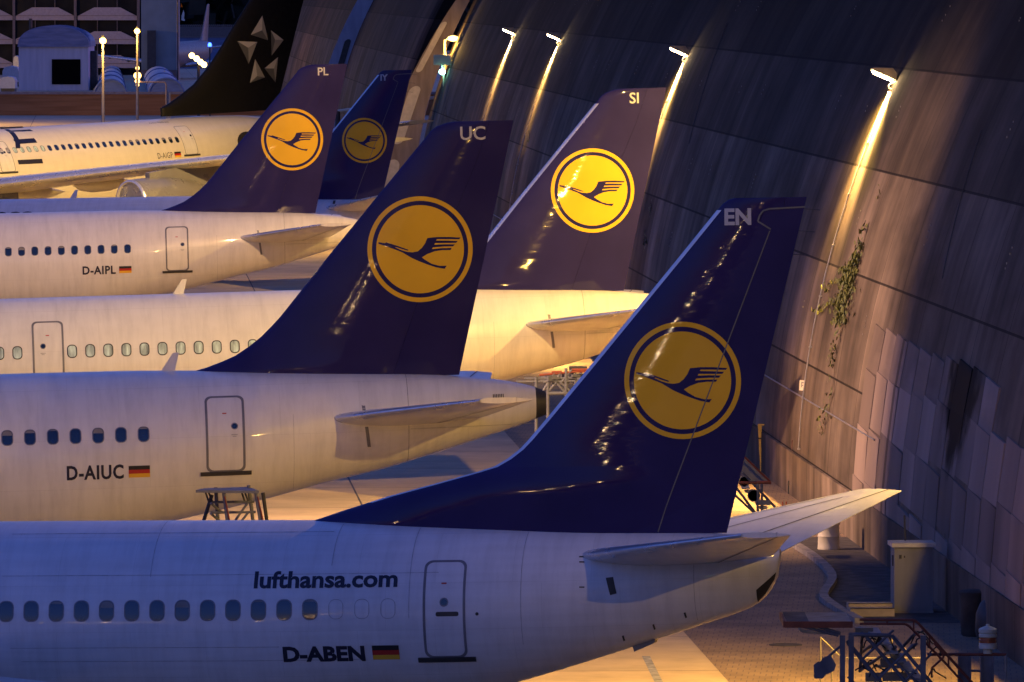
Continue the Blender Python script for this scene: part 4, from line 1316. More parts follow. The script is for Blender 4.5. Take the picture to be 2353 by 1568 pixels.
# grey electrical cabinet
q = gnd(2098, 1409)
o = empty('electrical_cabinet', (q.x, q.y, 0), R(3), 'grey steel cabinet with a flat lit top standing by the wall', 'cabinet')
cb = MB().box((0, .35, .82), (.92, .9, 1.55)).build('body', M['cabinet'], o)
MB().box((0, .35, 1.64), (1.06, 1.06, .10)).build('roof', M['pale'], o)
MB().box((.0, -.104, .82), (.80, .006, 1.45)).build('door_leaf', M['cabinet'], o)
MB().box((-.32, -.115, 1.36), (.06, .03, .09)).box((-.22, -.115, 1.36), (.03, .02, .05)).build('handle', M['dark'], o)
MB().box((-.47, .2, 1.25), (.03, .12, .26)).build('vent', M['dark'], o)
MB().box((0, .35, .03), (.96, .94, .06)).build('base', M['kerb'], o)
MB().tube((-.12, .7, 1.69), (-.14, .7, 2.3), .022, 8).build('mast', M['dark'], o)
# low block
q = gnd(2005, 1418)
o = empty('concrete_steps', (q.x, q.y, 0), R(3), 'low concrete block with two treads in front of the cabinet', 'steps')
MB().box((0, .25, .10), (1.05, .5, .2)).box((0, .75, .14), (1.05, .5, .28)).build('treads', M['deck'], o)
MB().box((0, 0.0, .205), (1.06, .04, .015)).box((0, .5, .285), (1.06, .04, .015)).build('nosing', M['dark'], o)
# white drum
q = gnd(1904, 1263)
o = MB().lathe((0, 0, 0), [(.29, 0), (.30, .03), (.29, .06), (.285, .33), (.30, .36), (.285, .39), (.285, .66), (.30, .69), (.285, .72), (.285, .98), (.30, 1.0), (.27, 1.0), (.26, .97)], 28).build('drum', M['beacon_white']); o.location = q
smooth_angle(o, 40); tagp(o, 'white steel drum standing on the dark bed behind the tailplane', 'drum')
# bins in the dark corner
q = gnd(2238, 1462)
o = MB().lathe((0, 0, 0), [(.26, 0), (.30, .05), (.34, .95), (.36, .98), (.36, 1.03), (.30, 1.06), (.001, 1.10)], 20).build('waste_bin', M['asphalt']); o.location = q
smooth_angle(o, 40); tagp(o, 'dark round waste bin in the shadow at the foot of the wall', 'bin')
q = gnd(2282, 1470)
o = MB().lathe((0, 0, 0), [(.36, 0), (.42, .2), (.40, .6), (.30, .85), (.12, .98), (.001, 1.0)], 14).build('sack', M['dark']); o.location = q
smooth_angle(o, 60); tagp(o, 'black sack slumped beside the round bin', 'sack')
# manhole
q = gnd(1805, 1483)
o = MB().lathe((0, 0, 0), [(.38, .005), (.38, .018), (.30, .018), (.29, .012), (.001, .012)], 32).build('manhole_cover', M['asphalt']); o.location = q
tagp(o, 'round dark manhole cover in the block paving', 'manhole')
# worn marking on the apron
b = MB()
A, B_ = gnd(1484, 1508), gnd(1518, 1575)
b.quad((A.x - .09, A.y, .004), (A.x + .09, A.y, .004), (B_.x + .09, B_.y - .3, .004), (B_.x - .09, B_.y - .3, .004))
o = b.build('stand_marking', paint('worn_marking', (.30, .30, .32), .8, var=.6, nscale=4), fix=False); tagp(o, kind='structure')

# =================================================================== wheeled access stairs
def D5(x, y, Y): return at(1780.9 + .2432 * x, 1292.6 + .2432 * y, Y)

def near_stair():
    o = empty('access_stair', (6.4, 149.5, 0), 0, 'steel access stair with red handrails and a cantilevered deck beside the nearest tail', 'stair')
    I = Vector((6.4, 149.5, 0))
    F, Bk = 148.4, 150.6
    def P(x, y, Y): return D5(x, y, Y) - I
    zd = P(400, 560, F).z
    xl, xr = P(105, 575, F).x, P(720, 560, F).x
    dk = MB().box(((xl + xr) / 2, 0, zd - .03), (xr - xl, 2.3, .05)).build('deck', M['deck'], o)
    MB().box(((xl + xr) / 2, -1.17, zd - .05), (xr - xl + .05, .05, .12)).box((xl - .03, 0, zd - .05), (.05, 2.3, .12)).build('deck_edge', M['rail_red'], dk)
    MB().box((xl + .22, .0, zd + .002), (.42, 2.2, .012)).build('rubber_mat', M['dark'], dk)
    # legs
    for (x, Y) in ((637, F), (720, F), (637, Bk), (720, Bk), (1400, F), (1400, Bk)):
        t = P(x, 690, Y)
        MB().box((t.x, Y - 149.5, t.z / 2), (.10, .10, t.z)).build('leg', M['steel'], o)
    for a_, b_, Y in (((600, 690), (180, 585), F), ((350, 590), (620, 670), F), ((260, 650), (620, 670), Bk)):
        MB().tube(P(*a_, Y), P(*b_, Y), .03).build('deck_strut', M['steel'], o)
    MB().path([P(230, 600, Bk), P(235, 640, Bk), P(300, 655, Bk), P(620, 672, Bk)], .035).build('guard_hoop', M['pale'], o)
    for Y in (F + .1, Bk - .1):
        hr = MB()
        hr.path([P(800, 540, Y), P(1310, 545, Y), P(1345, 565, Y), P(1860, 1134, Y), P(2200, 1500, Y)], .028)
        hr.path([P(800, 580, Y), P(1230, 582, Y), P(1270, 605, Y), P(1590, 930, Y), P(2000, 1380, Y)], .024)
        hr.path([P(1500, 760, Y), P(1590, 860, Y), P(1590, 900, Y), P(1480, 1000, Y), P(1480, 1090, Y)], .022)
        for x_, y0_, y1_ in ((1060, 545, 580), (1310, 545, 640), (1460, 680, 790), (1640, 880, 990)):
            hr.tube(P(x_, y0_, Y), P(x_, y1_, Y), .018)
        hr.build('handrail', M['rail_red'], o)
    for Y in (F, Bk):
        st = MB()
        st.path([P(700, 680, Y), P(1100, 690, Y)], .04)
        for a, c in (((680, 740), (1300, 1500)), ((860, 700), (1560, 1500)), ((1100, 690), (1780, 1500))):
            st.tube(P(*a, Y), P(*c, Y), .035)
        st.build('stringer', M['steel'], o)
    for Y in (F, Bk):
        br = MB()
        for a, c in (((1120, 640), (820, 920)), ((1310, 770), (900, 1180)), ((1480, 860), (960, 1400)), ((680, 760), (950, 1090)), ((620, 790), (420, 960)), ((1090, 900), (1400, 1180)), ((690, 1080), (980, 1400))):
            br.tube(P(*a, Y), P(*c, Y), .024)
        br.build('brace', M['steel'], o)
    for k in range(9):
        a = P(960 + 75 * k, 700 + 82 * k, F); MB().box((a.x, 0, a.z), (.24, 1.9, .03)).build('tread', M['galv'], o)
    for (x, y, rot) in ((425, 1020, .3), (505, 965, .75)):
        c = P(x, y, F)
        pp = [(c.x + (u * cos(rot) - v * sin(rot)) * .17, c.z + (u * sin(rot) + v * cos(rot)) * .17) for u, v in ((-.9, -.7), (-.5, .8), (.1, 1.0), (.9, .6), (.6, -.6), (.0, -.95))]
        MB().prism(pp, c.y - .02, c.y + .02).build('foot_plate', M['steel'], o)
    for x, y, w_ in ((840, 650, .34), (1060, 945, .26), (1140, 1080, .5), (930, 1085, .3)):
        MB().box(P(x, y, 149.5), (w_, .3, .15)).build('hydraulic_box', M['deck'], o)
    rnd = random.Random(21)
    for k in range(14):        # hoses and small fittings hung in the frame
        x, y = rnd.uniform(700, 1500), rnd.uniform(640, 1050); Y = rnd.uniform(F + .3, Bk - .3)
        q = [P(x + 38 * i * rnd.uniform(.6, 1.2), y + 26 * (i - 2) ** 2 * rnd.uniform(.5, 1.3), Y) for i in range(5)]
        MB().path(q, .014, 6).build('hose', M['dark'], o)
    for k in range(8):
        MB().tube(P(rnd.uniform(760, 1350), rnd.uniform(640, 1000), F + .4), P(rnd.uniform(760, 1350), rnd.uniform(700, 1100), Bk - .3), .03).build('cross_tube', M['steel'], o)
    for Y in (F + .2, Bk - .2):
        for x in (700, 1400):
            c = P(x, 900, Y)
            MB().lathe((c.x, Y - 149.5, .25), [(.1, -.08), (.25, -.08), (.25, .08), (.1, .08)], 18, 'Y').build('wheel', M['tyre'], o)
near_stair()

def posts():
    I = D5(2000, 1000, 149.0); I.z = 0
    o = empty('barrier_rail', I, 0, 'low red-brown rail carried on blue-grey steel posts under the banded lamp', 'barrier')
    P = lambda x, y, Y=149.0: D5(x, y, Y) - I
    MB().tube(P(1440, 870), P(2185, 870), .03).build('rail', M['rail_red'], o)
    for x0, x1 in ((1735, 1845), (1945, 2060)):
        a, c = P(x0, 885), P(x1, 885)
        MB().box(((a.x + c.x) / 2, 0, a.z / 2), (c.x - a.x, .03, a.z)).box((a.x, 0, a.z / 2), (.03, .2, a.z)).box((c.x, 0, a.z / 2), (.03, .2, a.z)).build('post', M['steel'], o)
    MB().tube(P(1845, 1025), P(1945, 1025), .025).build('cross_bar', M['steel'], o)
    for x in (2180,):
        c = P(x, 870); MB().tube(c, (c.x, 0, 0), .022).build('thin_post', M['galv'], o)
    c = P(2058, 880); MB().tube(c, (c.x, -.02, c.z - .35), .012).build('cable_guard', M['pale'], o)
    # lamp with red bands on the right post
    L = D5(2010, 862, 149.0)
    q = empty('banded_lamp', L, 0, 'white round lamp housing with red bands and a peaked cap on a steel post', 'lamp')
    s = 149.0 / FPX * .2432
    def h(y): return (862 - y) * s
    MB().lathe((0, 0, 0), [(43 * s, 0), (43 * s, h(815))], 24).build('stem', M['beacon_white'], q)
    smooth_angle(MB().lathe((0, 0, 0), [(60 * s, h(818)), (85 * s, h(812)), (86 * s, h(780)), (82 * s, h(772)), (86 * s, h(766)), (82 * s, h(760))], 28).build('lower_housing', M['beacon_white'], q), 30)
    smooth_angle(MB().lathe((0, 0, 0), [(80 * s, h(760)), (80 * s, h(738)), (84 * s, h(734)), (84 * s, h(730)), (80 * s, h(726)), (80 * s, h(706))], 28).build('red_lens', M['beacon_red'], q), 30)
    smooth_angle(MB().lathe((0, 0, 0), [(82 * s, h(706)), (86 * s, h(700)), (86 * s, h(680)), (80 * s, h(672)), (84 * s, h(664)), (88 * s, h(658)), (88 * s, h(630)), (70 * s, h(618)), (20 * s, h(598)), (18 * s, h(582)), (.001, h(580))], 28).build('cap', M['beacon_white'], q), 30)
posts()

def hand_gate():
    G = lambda x, y: at(1780.9 + .2432 * x, 1292.6 + .2432 * y, 163.0)
    I = G(700, 1000); I.z = 0
    o = empty('guard_rail', I, 0, 'thin pale guard rail standing behind the red-railed access stair', 'guard rail')
    P = lambda x, y, d=0: G(x, y) - I + Vector((0, d, 0))
    b = MB().tube(P(670, 905), P(1380, 905), .016)
    b.build('rail', M['rail_dull'], o)
    for x in (430, 535, 1105, 1210):
        a = P(x, 708 if x in (430, 1105) else 830); MB().tube(a, (a.x, a.y, 0), .018).build('post', M['rail_dull'], o)
    MB().tube(P(430, 708), P(610, 885), .016).tube(P(1105, 712), P(1240, 830), .016).build('slope_rail', M['rail_dull'], o)
hand_gate()

def trestle(I, wd, h, dp, name, label, cat, legs=True, rails=0, mat='steel'):
    o = empty(name, I, R(2), label, cat)
    MB().box((0, 0, h), (wd, dp, .07)).build('deck', M['deck' if rails else mat], o)
    for sx in (-1, 1):
        for sy in (-1, 1):
            MB().tube((sx * wd * .40, sy * dp * .42, h - .03), (sx * wd * .50, sy * dp * .55, .0), .045).build('leg', M[mat], o)
    b = MB()
    for sy in (-1, 1):
        for k in range(3):
            z0, z1 = h * k / 3 + .1, h * (k + 1) / 3 - .05
            e = wd * (.5 - .1 * k / 3)
            b.tube((-e, sy * dp * .5, z0), (e, sy * dp * .5, z1), .024).tube((e, sy * dp * .5, z0), (-e, sy * dp * .5, z1), .024)
            b.tube((-e, sy * dp * .5, z1), (e, sy * dp * .5, z1), .028)
    b.build('brace', M[mat], o)
    return o
# trestle under the door of the jet lettered UC
def door_trestle():
    Y = 176.5
    P0 = at(524, 1130, Y); I = Vector((P0.x, Y, 0))
    o = empty('access_trestle', I, 0, 'dark steel trestle with a flat top plate under the jet lettered UC', 'trestle')
    def P(x, y, Y2=Y): return at(411.4 + .12208 * (x - 0) * 1.0, 1080.0 + .12208 * y, Y2) - I
    zt_ = P(900, 360).z
    dk = MB()
    a, c = P(315, 380, Y - .6), P(1500, 395, Y - .6); e, g = P(480, 345, Y + .9), P(1330, 320, Y + .9)
    dk.quad(a, c, g, e); 
    lo = [v + Vector((0, 0, -.06)) for v in (a, c, g, e)]
    dk.quad(*lo[::-1])
    for i in range(4):
        q = [a, c, g, e]; dk.quad(q[i], lo[i], lo[(i + 1) % 4], q[(i + 1) % 4])
    dk.build('deck', M['steel'], o)
    def down(p, q):      # continue a leg seen in the photograph to the ground
        t = p.z / (p.z - q.z); return p + (q - p) * t
    for (x0, y0, x1, y1, yy, m) in ((840, 560, 910, 940, Y - .5, 'steel'), (1440, 530, 1530, 940, Y - .5, 'steel'), (690, 480, 730, 940, Y + .5, 'steel'), (1580, 580, 1650, 940, Y + .6, 'dark'), (620, 620, 470, 940, Y + .6, 'dark'), (1310, 440, 1390, 940, Y + .5, 'steel')):
        p, q = P(x0, y0 - 150, yy), P(x1, y1, yy)
        MB().tube(p, down(p, q), .045).build('leg', M[m], o)
    b = MB()
    for k in range(5):
        y = 600 + 195 * k
        b.tube(P(620 - 30 * k, y + 10, Y), P(1420 + 25 * k, y, Y), .03)
        b.tube(P(1300, y + 10, Y), P(1060 - 20 * k, y + 350, Y), .028)
        b.tube(P(600, y + 30, Y - .3), P(800, y + 200, Y + .3), .03)
    b.build('brace', M['steel'], o)
    for (x0, x1) in ((860, 950), (1480, 1580)):
        p, q = P(x0, 500, Y - .55), P(x1, 940, Y - .55)
        MB().tube(p, down(p, q), .016).build('red_stripe', M['rail_red'], o)
    hy = MB()
    for x0 in (500, 1180):
        hy.tube(P(x0, 430), P(x0 + 60, 600), .022); hy.tube(P(x0 + 60, 430), P(x0 + 130, 600), .022)
    hy.build('plate_strut', M['dark'], o)
door_trestle()

# docking frame behind the tail cone of UC, under SI
def dock():
    Y = 219.0
    s0, ox, oy = .10986, 2050 * .57446, 1400 * .57446
    I = Vector((at(ox + 1000 * s0, 900, Y).x, Y, 0))
    o = empty('docking_frame', I, 0, 'cluttered dark steel docking frame with red tubes, behind the black exhaust cone', 'docking frame')
    P = lambda x, y, d=0: at(ox + x * s0, oy + y * s0, Y + d) - I
    def dn(p): return (p.x, p.y, 0)
    for a, c, d, r_ in (((80, 665), (1500, 650), 0, .03), ((250, 600), (1500, 590), 0, .03), ((740, 910), (1700, 905), 0, .05), ((740, 910), (1700, 905), 2, .05)):
        MB().tube(P(*a, d), P(*c, d), r_).build('frame_beam', M['steel'], o)
    for x in (495, 740, 1120, 1700):
        for d in (0, 2): 
            p = P(x, 560 if x < 1000 else 380, d); MB().tube(p, dn(p), .045).build('leg', M['steel'], o)
    for d in (0, 2):
        b = MB()
        for a, c in (((880, 480), (640, 860)), ((900, 700), (740, 880)), ((930, 700), (1100, 890)), ((960, 640), (1200, 860)), ((640, 690), (860, 600)), ((1000, 470), (900, 700)), ((1240, 420), (1000, 700)), ((1300, 500), (1500, 800))):
            b.tube(P(*a, d), P(*c, d), .035)
        b.build('brace', M['steel'], o)
    for a, c in (((560, 530), (1500, 440)), ((1240, 415), (1900, 415)), ((820, 470), (1030, 460)), ((1360, 455), (1900, 455))):
        MB().tube(P(*a), P(*c), .035).build('red_tube', M['rail_red'], o)
    rnd = random.Random(4)
    for _ in range(26):
        p = P(rnd.uniform(650, 1600), rnd.uniform(510, 690), rnd.uniform(0, 2)); MB().box(p, (rnd.uniform(.1, .4), .3, rnd.uniform(.04, .14)), rnd.uniform(-.4, .4)).build('machine_part', M['steel'], o)
    MB().box(P(1370, 390, .5), (.5, .6, .12)).build('drip_tray', M['dark'], o)
    p = P(490, 1440); MB().tube(p, dn(p), .03).build('red_post', M['rail_red'], o)
dock()

# stair behind the rudder of EN
def rudder_stair():
    Y = 205.0
    s0, ox, oy = .20156, 1637.3, 919.2
    I = Vector((at(ox + 550 * s0, 1100, Y).x, Y, 0))
    o = empty('access_stair', I, 0, 'small dark stair on the lit paving behind the rudder of the nearest jet', 'stair')
    P = lambda x, y, d=0: at(ox + x * s0, oy + y * s0, Y + d) - I
    for d in (0, 1.0):
        for a, c in (((340, 830), (760, 1270)), ((250, 1080), (620, 1420)), ((270, 1000), (520, 1330))):
            MB().tube(P(*a, d), P(*c, d), .035).build('stringer', M['steel'], o)
    pn = MB(); pn.quad(P(360, 650, .5), P(640, 930, .5), P(450, 940, .5), P(320, 830, .5)); pn.quad(P(360, 650, .53), P(320, 830, .53), P(450, 940, .53), P(640, 930, .53))
    pn.build('side_panel', M['cabinet'], o)
    MB().path([P(360, 645), P(560, 840), P(655, 930), P(660, 960)], .03).build('handrail', M['rail_red'], o)
    MB().path([P(300, 945), P(450, 945), P(660, 940)], .045).build('handrail', M['rail_red'], o)
    for x in (515, 562):
        for d in (0, 1.0):
            p = P(x, 940, d); MB().tube(p, (p.x, p.y, 0), .035).build('leg', M['steel'], o)
    for k in range(7):
        p = P(380 + 40 * k, 1010 + 46 * k); MB().box((p.x, .5, p.z), (.22, 1.0, .03)).build('tread', M['galv'], o)
    b = MB().lathe(tuple(P(470, 1090)), [(.17, -.02), (.17, .02), (.14, .02), (.14, -.02)], 20, 'Y').lathe(tuple(P(360, 930)), [(.15, -.02), (.15, .02), (.12, .02), (.12, -.02)], 20, 'Y').build('hoop', M['steel'], o)
    MB().box(P(590, 1170), (.32, .2, .13)).build('control_box', M['cabinet'], o)
    for d in (0, 1.0):
        p = P(290, 1280, d); MB().lathe((p.x, d, .3), [(.12, -.1), (.30, -.1), (.30, .1), (.12, .1)], 18, 'Y').build('wheel', M['tyre'], o)
    for x in (800, 840):
        p = at(ox + x * s0, oy + 1160 * s0, 212.0) - I; MB().tube(p, (p.x, p.y, 0), .02).build('guide_post', M['rail_red'], o)
rudder_stair()

# =================================================================== piers with slots
def pier(Y, label, x_off, w0, w1, mat, slots, thick=3.0):
    o = empty('concrete_pier', (wall_base(Y) + x_off, Y, 0), 0, label, 'pier')
    zs = [21 * i / 16 for i in range(17)]
    def wd(z): return max(.5, w0 + (w1 - w0) * z / 14)
    L = [(WK * z * z - wd(z), z) for z in zs]; Rr = [(WK * z * z, z) for z in reversed(zs)]
    MB().prism(L + Rr, 0, thick).build('pier_body', mat, o)
    for (z0, z1, sw, fr, m) in slots:
        P = []
        zc_, hh = (z0 + z1) / 2, (z1 - z0) / 2
        for k in range(28):
            a = 2 * pi * k / 28
            zz = zc_ + (hh - sw / 2) * (1 if sin(a) > 0 else -1) + sw / 2 * sin(a)
            P.append((WK * zz * zz - wd(zz) * fr + sw / 2 * cos(a), zz))
        MB().prism(P, -.05, .02).build('painted_slot', m, o)
    return o
M['pier'] = paint('pier_concrete', (.26, .19, .13), .8, var=.3, scale=(1, 1, .2), nscale=2)
M['pier_b'] = paint('pier_skylit_concrete', (.36, .36, .42), .75, var=.2, scale=(1, 1, .2), nscale=2)  # bluish tone puts the sky light into the same concrete
M['slotp'] = paint('slot_lit_colour', (.60, .50, .32), .6, var=.15)  # pale colour stands in for lit surfaces seen through the slots
pier(512, 'lit concrete pier with tall pale slots at the end of the near hangar wall', -.1, 3.0, .9, M['pier'],
     [(9.3, 12.6, .42, .8, M['slotp']), (4.6, 8.4, .75, .62, M['slotp']), (-.4, 3.6, .9, .6, M['slotp'])])
pier(692, 'pale blue-grey pier with a dark slot in front of the far hangar wall', 0, 2.0, 1.4, M['pier_b'], [(4.5, 10.2, .55, .4, M['dark'])])

# =================================================================== street lamps and other lights
M['lamp_hot'] = glow('hot_lamp', (1.0, .55, .13), 1.7)
M['lamp_far'] = glow('distant_lamp', (1.0, .62, .28), 5.0)
M['lamp_green'] = glow('green_white_lamp', (.35, 1.0, .72), 8.0)
M['lamp_cold'] = glow('cold_white_lamp', (.2, .95, 1.0), 8.0)
M['lamp_flood'] = glow('flood_lamp_glass', (1.0, .62, .2), 2.2)
M['lamp_blue'] = glow('blue_lamp', (.02, .06, 1.0), 3.5)
M['pole'] = paint('lamp_pole', (.42, .36, .28), .5, metal=.2, var=.2)
def street_lamp(X, Y, H, label, W, r=.24, col=WARM, mat='lamp_hot'):
    o = empty('street_lamp', (X, Y, 0), 0, label, 'lamp', 'lamp posts around the apron')
    MB().tube((0, 0, 0), (0, 0, H - r), .14, 12, .08).build('pole', M['pole'], o)
    MB().lathe((0, 0, 0), [(.30, 0), (.30, .1), (.16, .25), (.16, .9)], 14).build('pole_base', M['pole'], o)
    smooth_angle(MB().lathe((0, 0, H), [(.001, -r), (r * .5, -r * .85), (r * .87, -r * .5), (r, 0), (r * .87, r * .5), (r * .5, r * .85), (.001, r)], 20).build('lamp_globe', M[mat], o), 80)
    smooth_angle(MB().lathe((0, 0, H + r * .9), [(r * .6, 0), (r * .5, .1), (.05, .2), (.001, .2)], 16).build('cap', M['dark'], o), 60)
    l = bpy.data.lights.new('lamp_light', 'POINT'); l.energy = W; l.color = col; l.shadow_soft_size = r
    q = bpy.data.objects.new('lamp_light', l); COL.objects.link(q); q.parent = o; q.location = (0, -1.2, H - r * .2)
    return o
def lamp_px(px, py, Y, label, W, r):
    p = at(px, py, Y); return street_lamp(p.x, Y, p.z, label, W, r)
lamp_px(236.5, 94, 560, 'tall lit lamp post left of the black tail, nearer of the two globes', 420, .24)
lamp_px(315, 72, 700, 'lit lamp post in front of the grey block, the farther globe', 380, .26)
for (X, Y, H, W, lb) in ((-64, 840, 11, 4500, 'unseen lamp post added at the far left before the boundary wall'), (-105, 1225, 12, 9000, 'unseen lamp post added beside the glazed hall'), (-78, 1040, 11, 4500, 'unseen lamp post added beside the box trailers')):  # unseen lamp posts added to brighten the far background
    street_lamp(X, Y, H, lb, W)
for (X, Y, H, lb) in ((19, -15, 8, 'short added lamp post behind the viewpoint, nearest to it'), (25, -95, 17, 'tall added lamp post far behind the viewpoint'), (31, -150, 22, 'added mast lamp farthest behind the viewpoint'), (-74, -15, 8, 'short added lamp post behind the viewpoint at far left'), (-95, -100, 17, 'tall added lamp post far behind the viewpoint at left'), (36, 8, 6, 'low added lamp post level with the terrace')):  # unseen lamp posts added to lengthen the streaks reflected in the fins
    street_lamp(X, Y, H, lb, 1500, .45, (1.0, .62, .30), 'lamp_far' if X not in (19, -95) else 'lamp_cold')
for (X, H, lb) in ((-112, 13, 'leftmost added lamp post behind the viewpoint'), (-84, 12, 'added lamp post behind the viewpoint, left of the terrace'), (-62, 15, 'tall added lamp post behind the viewpoint on the left'), (14, 12, 'added lamp post straight behind the viewpoint'), (27, 14, 'added lamp post behind the viewpoint, just right of it'), (40, 12, 'added lamp post behind the viewpoint towards the wall'), (52, 15, 'rightmost added lamp post behind the viewpoint')):  # unseen row of lamp posts added for streaks reflected in the fins
    street_lamp(X, -50, H, lb, 1500, .45, (1.0, .62, .30), 'lamp_far' if X not in (14, -84) else 'lamp_cold')
# arm lamp at the wall end
p = at(1041, 88, 505); b0 = at(1022, 92, 505)
o = empty('street_lamp', (b0.x, 505, 0), 0, 'lamp on a short arm at the far end of the hangar wall', 'lamp', 'lamp posts behind the jets')
MB().tube((0, 0, 0), (0, 0, b0.z), .14, 10, .08).tube((0, 0, b0.z - .05), (p.x - b0.x, 0, p.z + .15), .05, 8).build('pole', M['pole'], o)
smooth_angle(MB().lathe((p.x - b0.x, 0, p.z), [(.001, -.22), (.26, -.16), (.36, 0), (.30, .10), (.001, .18)], 18).build('lamp_head', M['lamp_hot'], o), 70)
l = bpy.data.lights.new('lamp_light', 'POINT'); l.energy = 380; l.color = WARM; l.shadow_soft_size = .3
q = bpy.data.objects.new('lamp_light', l); COL.objects.link(q); q.parent = o; q.location = (p.x - b0.x - .3, -1.2, p.z - .5)
p = at(1016, 165, 500)
o = MB().lathe((0, 0, 0), [(.001, -.20), (.17, -.12), (.20, 0), (.14, .13), (.001, .18)], 16).build('green_lamp', M['lamp_green']); o.location = p
tagp(o, 'small greenish white lamp below the arm lamp at the wall end', 'lamp')
MB().box((-.0, .1, .75), (1.1, .3, .65)).tube((0, .1, .1), (0, .1, .5), .04).build('lamp_bracket', M['beacon_white'], o)
MB().tube((.1, .2, .4), (.1, .2, -p.z), .07, 8).build('pole', M['pole'], o)

# bank of four floodlights on a dark mast
P4 = [at(x, y, 540) for x, y in ((441, 128), (452, 135), (461, 143), (469, 149))]
c = sum(P4, Vector()) / 4
o = empty('floodlight_mast', (c.x, c.y, 0), 0, 'dark mast with a slanting bank of four lit floodlights beside the black tail', 'floodlight')
MB().tube((0, .2, 0), (0, .2, c.z - .2), .14, 10, .1).build('mast', M['dark'], o)
MB().tube(P4[0] - c + Vector((0, .12, c.z)), P4[3] - c + Vector((0, .12, c.z)), .06).build('cross_arm', M['dark'], o)
for q in P4:
    d = q - Vector((c.x, c.y, 0))
    fl = MB().lathe(tuple(d + Vector((0, .12, 0))), [(.12, .0), (.24, -.02), (.24, -.12)], 16, 'Y').build('flood_head', M['dark'], o)
    MB().lathe(tuple(d + Vector((0, .0, 0))), [(.19, -.125), (.20, -.135), (.001, -.14)], 16, 'Y').build('flood_glass', M['lamp_flood'], fl)
p = at(482, 103, 620)
o = empty('blue_beacon', (p.x, p.y, 0), 0, 'small blue beacon light just left of the black tail', 'beacon')
MB().tube((0, 0, 0), (0, 0, p.z - .15), .06).build('mast', M['dark'], o)
MB().lathe((0, 0, p.z), [(.13, -.15), (.15, 0), (.10, .13), (.001, .17)], 12).build('blue_lens', M['lamp_blue'], o)
# signal column with three lit lamps and a gantry arm
p = at(316, 205, 860)
o = empty('signal_column', (p.x, p.y, 0), 0, 'dark column of stacked lit signal lamps with a thin pale arm', 'signal')
s8 = 860 / FPX
MB().tube((0, .3, 0), (0, .3, p.z + 115 * s8), .12).build('column', M['dark'], o)
for dy, r in ((48, .22), (31, .42), (18, .28), (9, .18)):
    MB().lathe((0, -.05, p.z + dy * s8), [(.001, -r), (r * .8, -r * .6), (r, 0), (r * .8, r * .6), (.001, r)], 14).build('signal_light', M['lamp_hot'], o)
MB().path([(0, 0, p.z + 16 * s8), (63 * s8, 0, p.z + 16 * s8), (66 * s8, 0, p.z + 10 * s8), (66 * s8, 0, p.z - 35 * s8)], .09).build('gantry_arm', M['cop'], o)
MB().box((66 * s8 + .2, .4, 1.6), (.5, .5, 3.2)).build('gantry_post', M['galv'], o)

# =================================================================== far background
Yw = 900.0
zt_ = at(100, 213, Yw).z
o = empty('boundary_wall', (0, Yw, 0), 0, 'long brown boundary wall with a pale coping behind the jets', 'wall')
MB().box((-48, .3, zt_ / 2 - .1), (120, .6, zt_ - .2)).build('wall_face', M['brick_wall'], o)
MB().box((-48, .3, zt_ - .06), (120.2, .9, .30)).build('coping', M['cop'], o)

def zc3(x, y): return (x * .18321, y * .18321)
def far_box(Y, x0, y0, x1, y1): return at(*zc3(x0, y0), Y), at(*zc3(x1, y1), Y)
M['pitch'] = paint('doorway_shade', (.004, .004, .004), .95, spec=.0, var=.1)  # black sheet stands in for the unlit inside of the shed
M['shed'] = paint('shed_cladding', (.34, .38, .50), .6, var=.12, scale=(1, 1, .1), nscale=2)
M['shed_roof'] = paint('shed_roof', (.10, .15, .30), .5, var=.25, scale=(.2, 1, 1), nscale=3)
Y = 1110.0
a, c = far_box(Y, 235, 590, 1110, 1135)
wd, ht = c.x - a.x, a.z - 0
o = empty('shed', ((a.x + c.x) / 2, Y, 0), 0, 'pale shed with a big dark doorway and a blue barrel roof', 'shed')
MB().box((0, 8, ht / 2), (wd, 16, ht)).build('wall', M['shed'], o)
pts = [(wd * .515 * cos(pi * k / 16), ht + (at(*zc3(700, 330), Y).z - ht) * sin(pi * k / 16) ** .8 * 1.0) for k in range(17)]
rf = MB().prism(pts, -.4, 17).build('roof', M['shed_roof'], o)
for k in range(6):
    q = [(wd * (.52 - .004 * k) * cos(pi * i / 16) * (1.0 - .0 * k), ht + .05 + (at(*zc3(700, 330), Y).z - ht) * sin(pi * i / 16) ** .8 + .06) for i in range(17)]
    MB().prism(q + [(x * .985, z - .1) for x, z in reversed(q)], 1 + 2.6 * k, 1.3 + 2.6 * k).build('roof_rib', M['shed_roof'], rf)
a2, c2 = far_box(Y, 650, 745, 1010, 1060)
MB().box(((a2.x + c2.x) / 2 - (a.x + c.x) / 2, -.06, (a2.z + c2.z) / 2), (c2.x - a2.x, .12, a2.z - c2.z)).build('doorway', M['pitch'], o)
MB().box((wd / 2 + .5, 6, ht * .45), (.9, 3, ht * .9)).build('side_duct', M['dark'], o)
MB().tube((-wd * .34, 2, ht + 1.5), (-wd * .34, 2, ht + 4.0), .25).build('vent_pipe', M['dark'], rf)

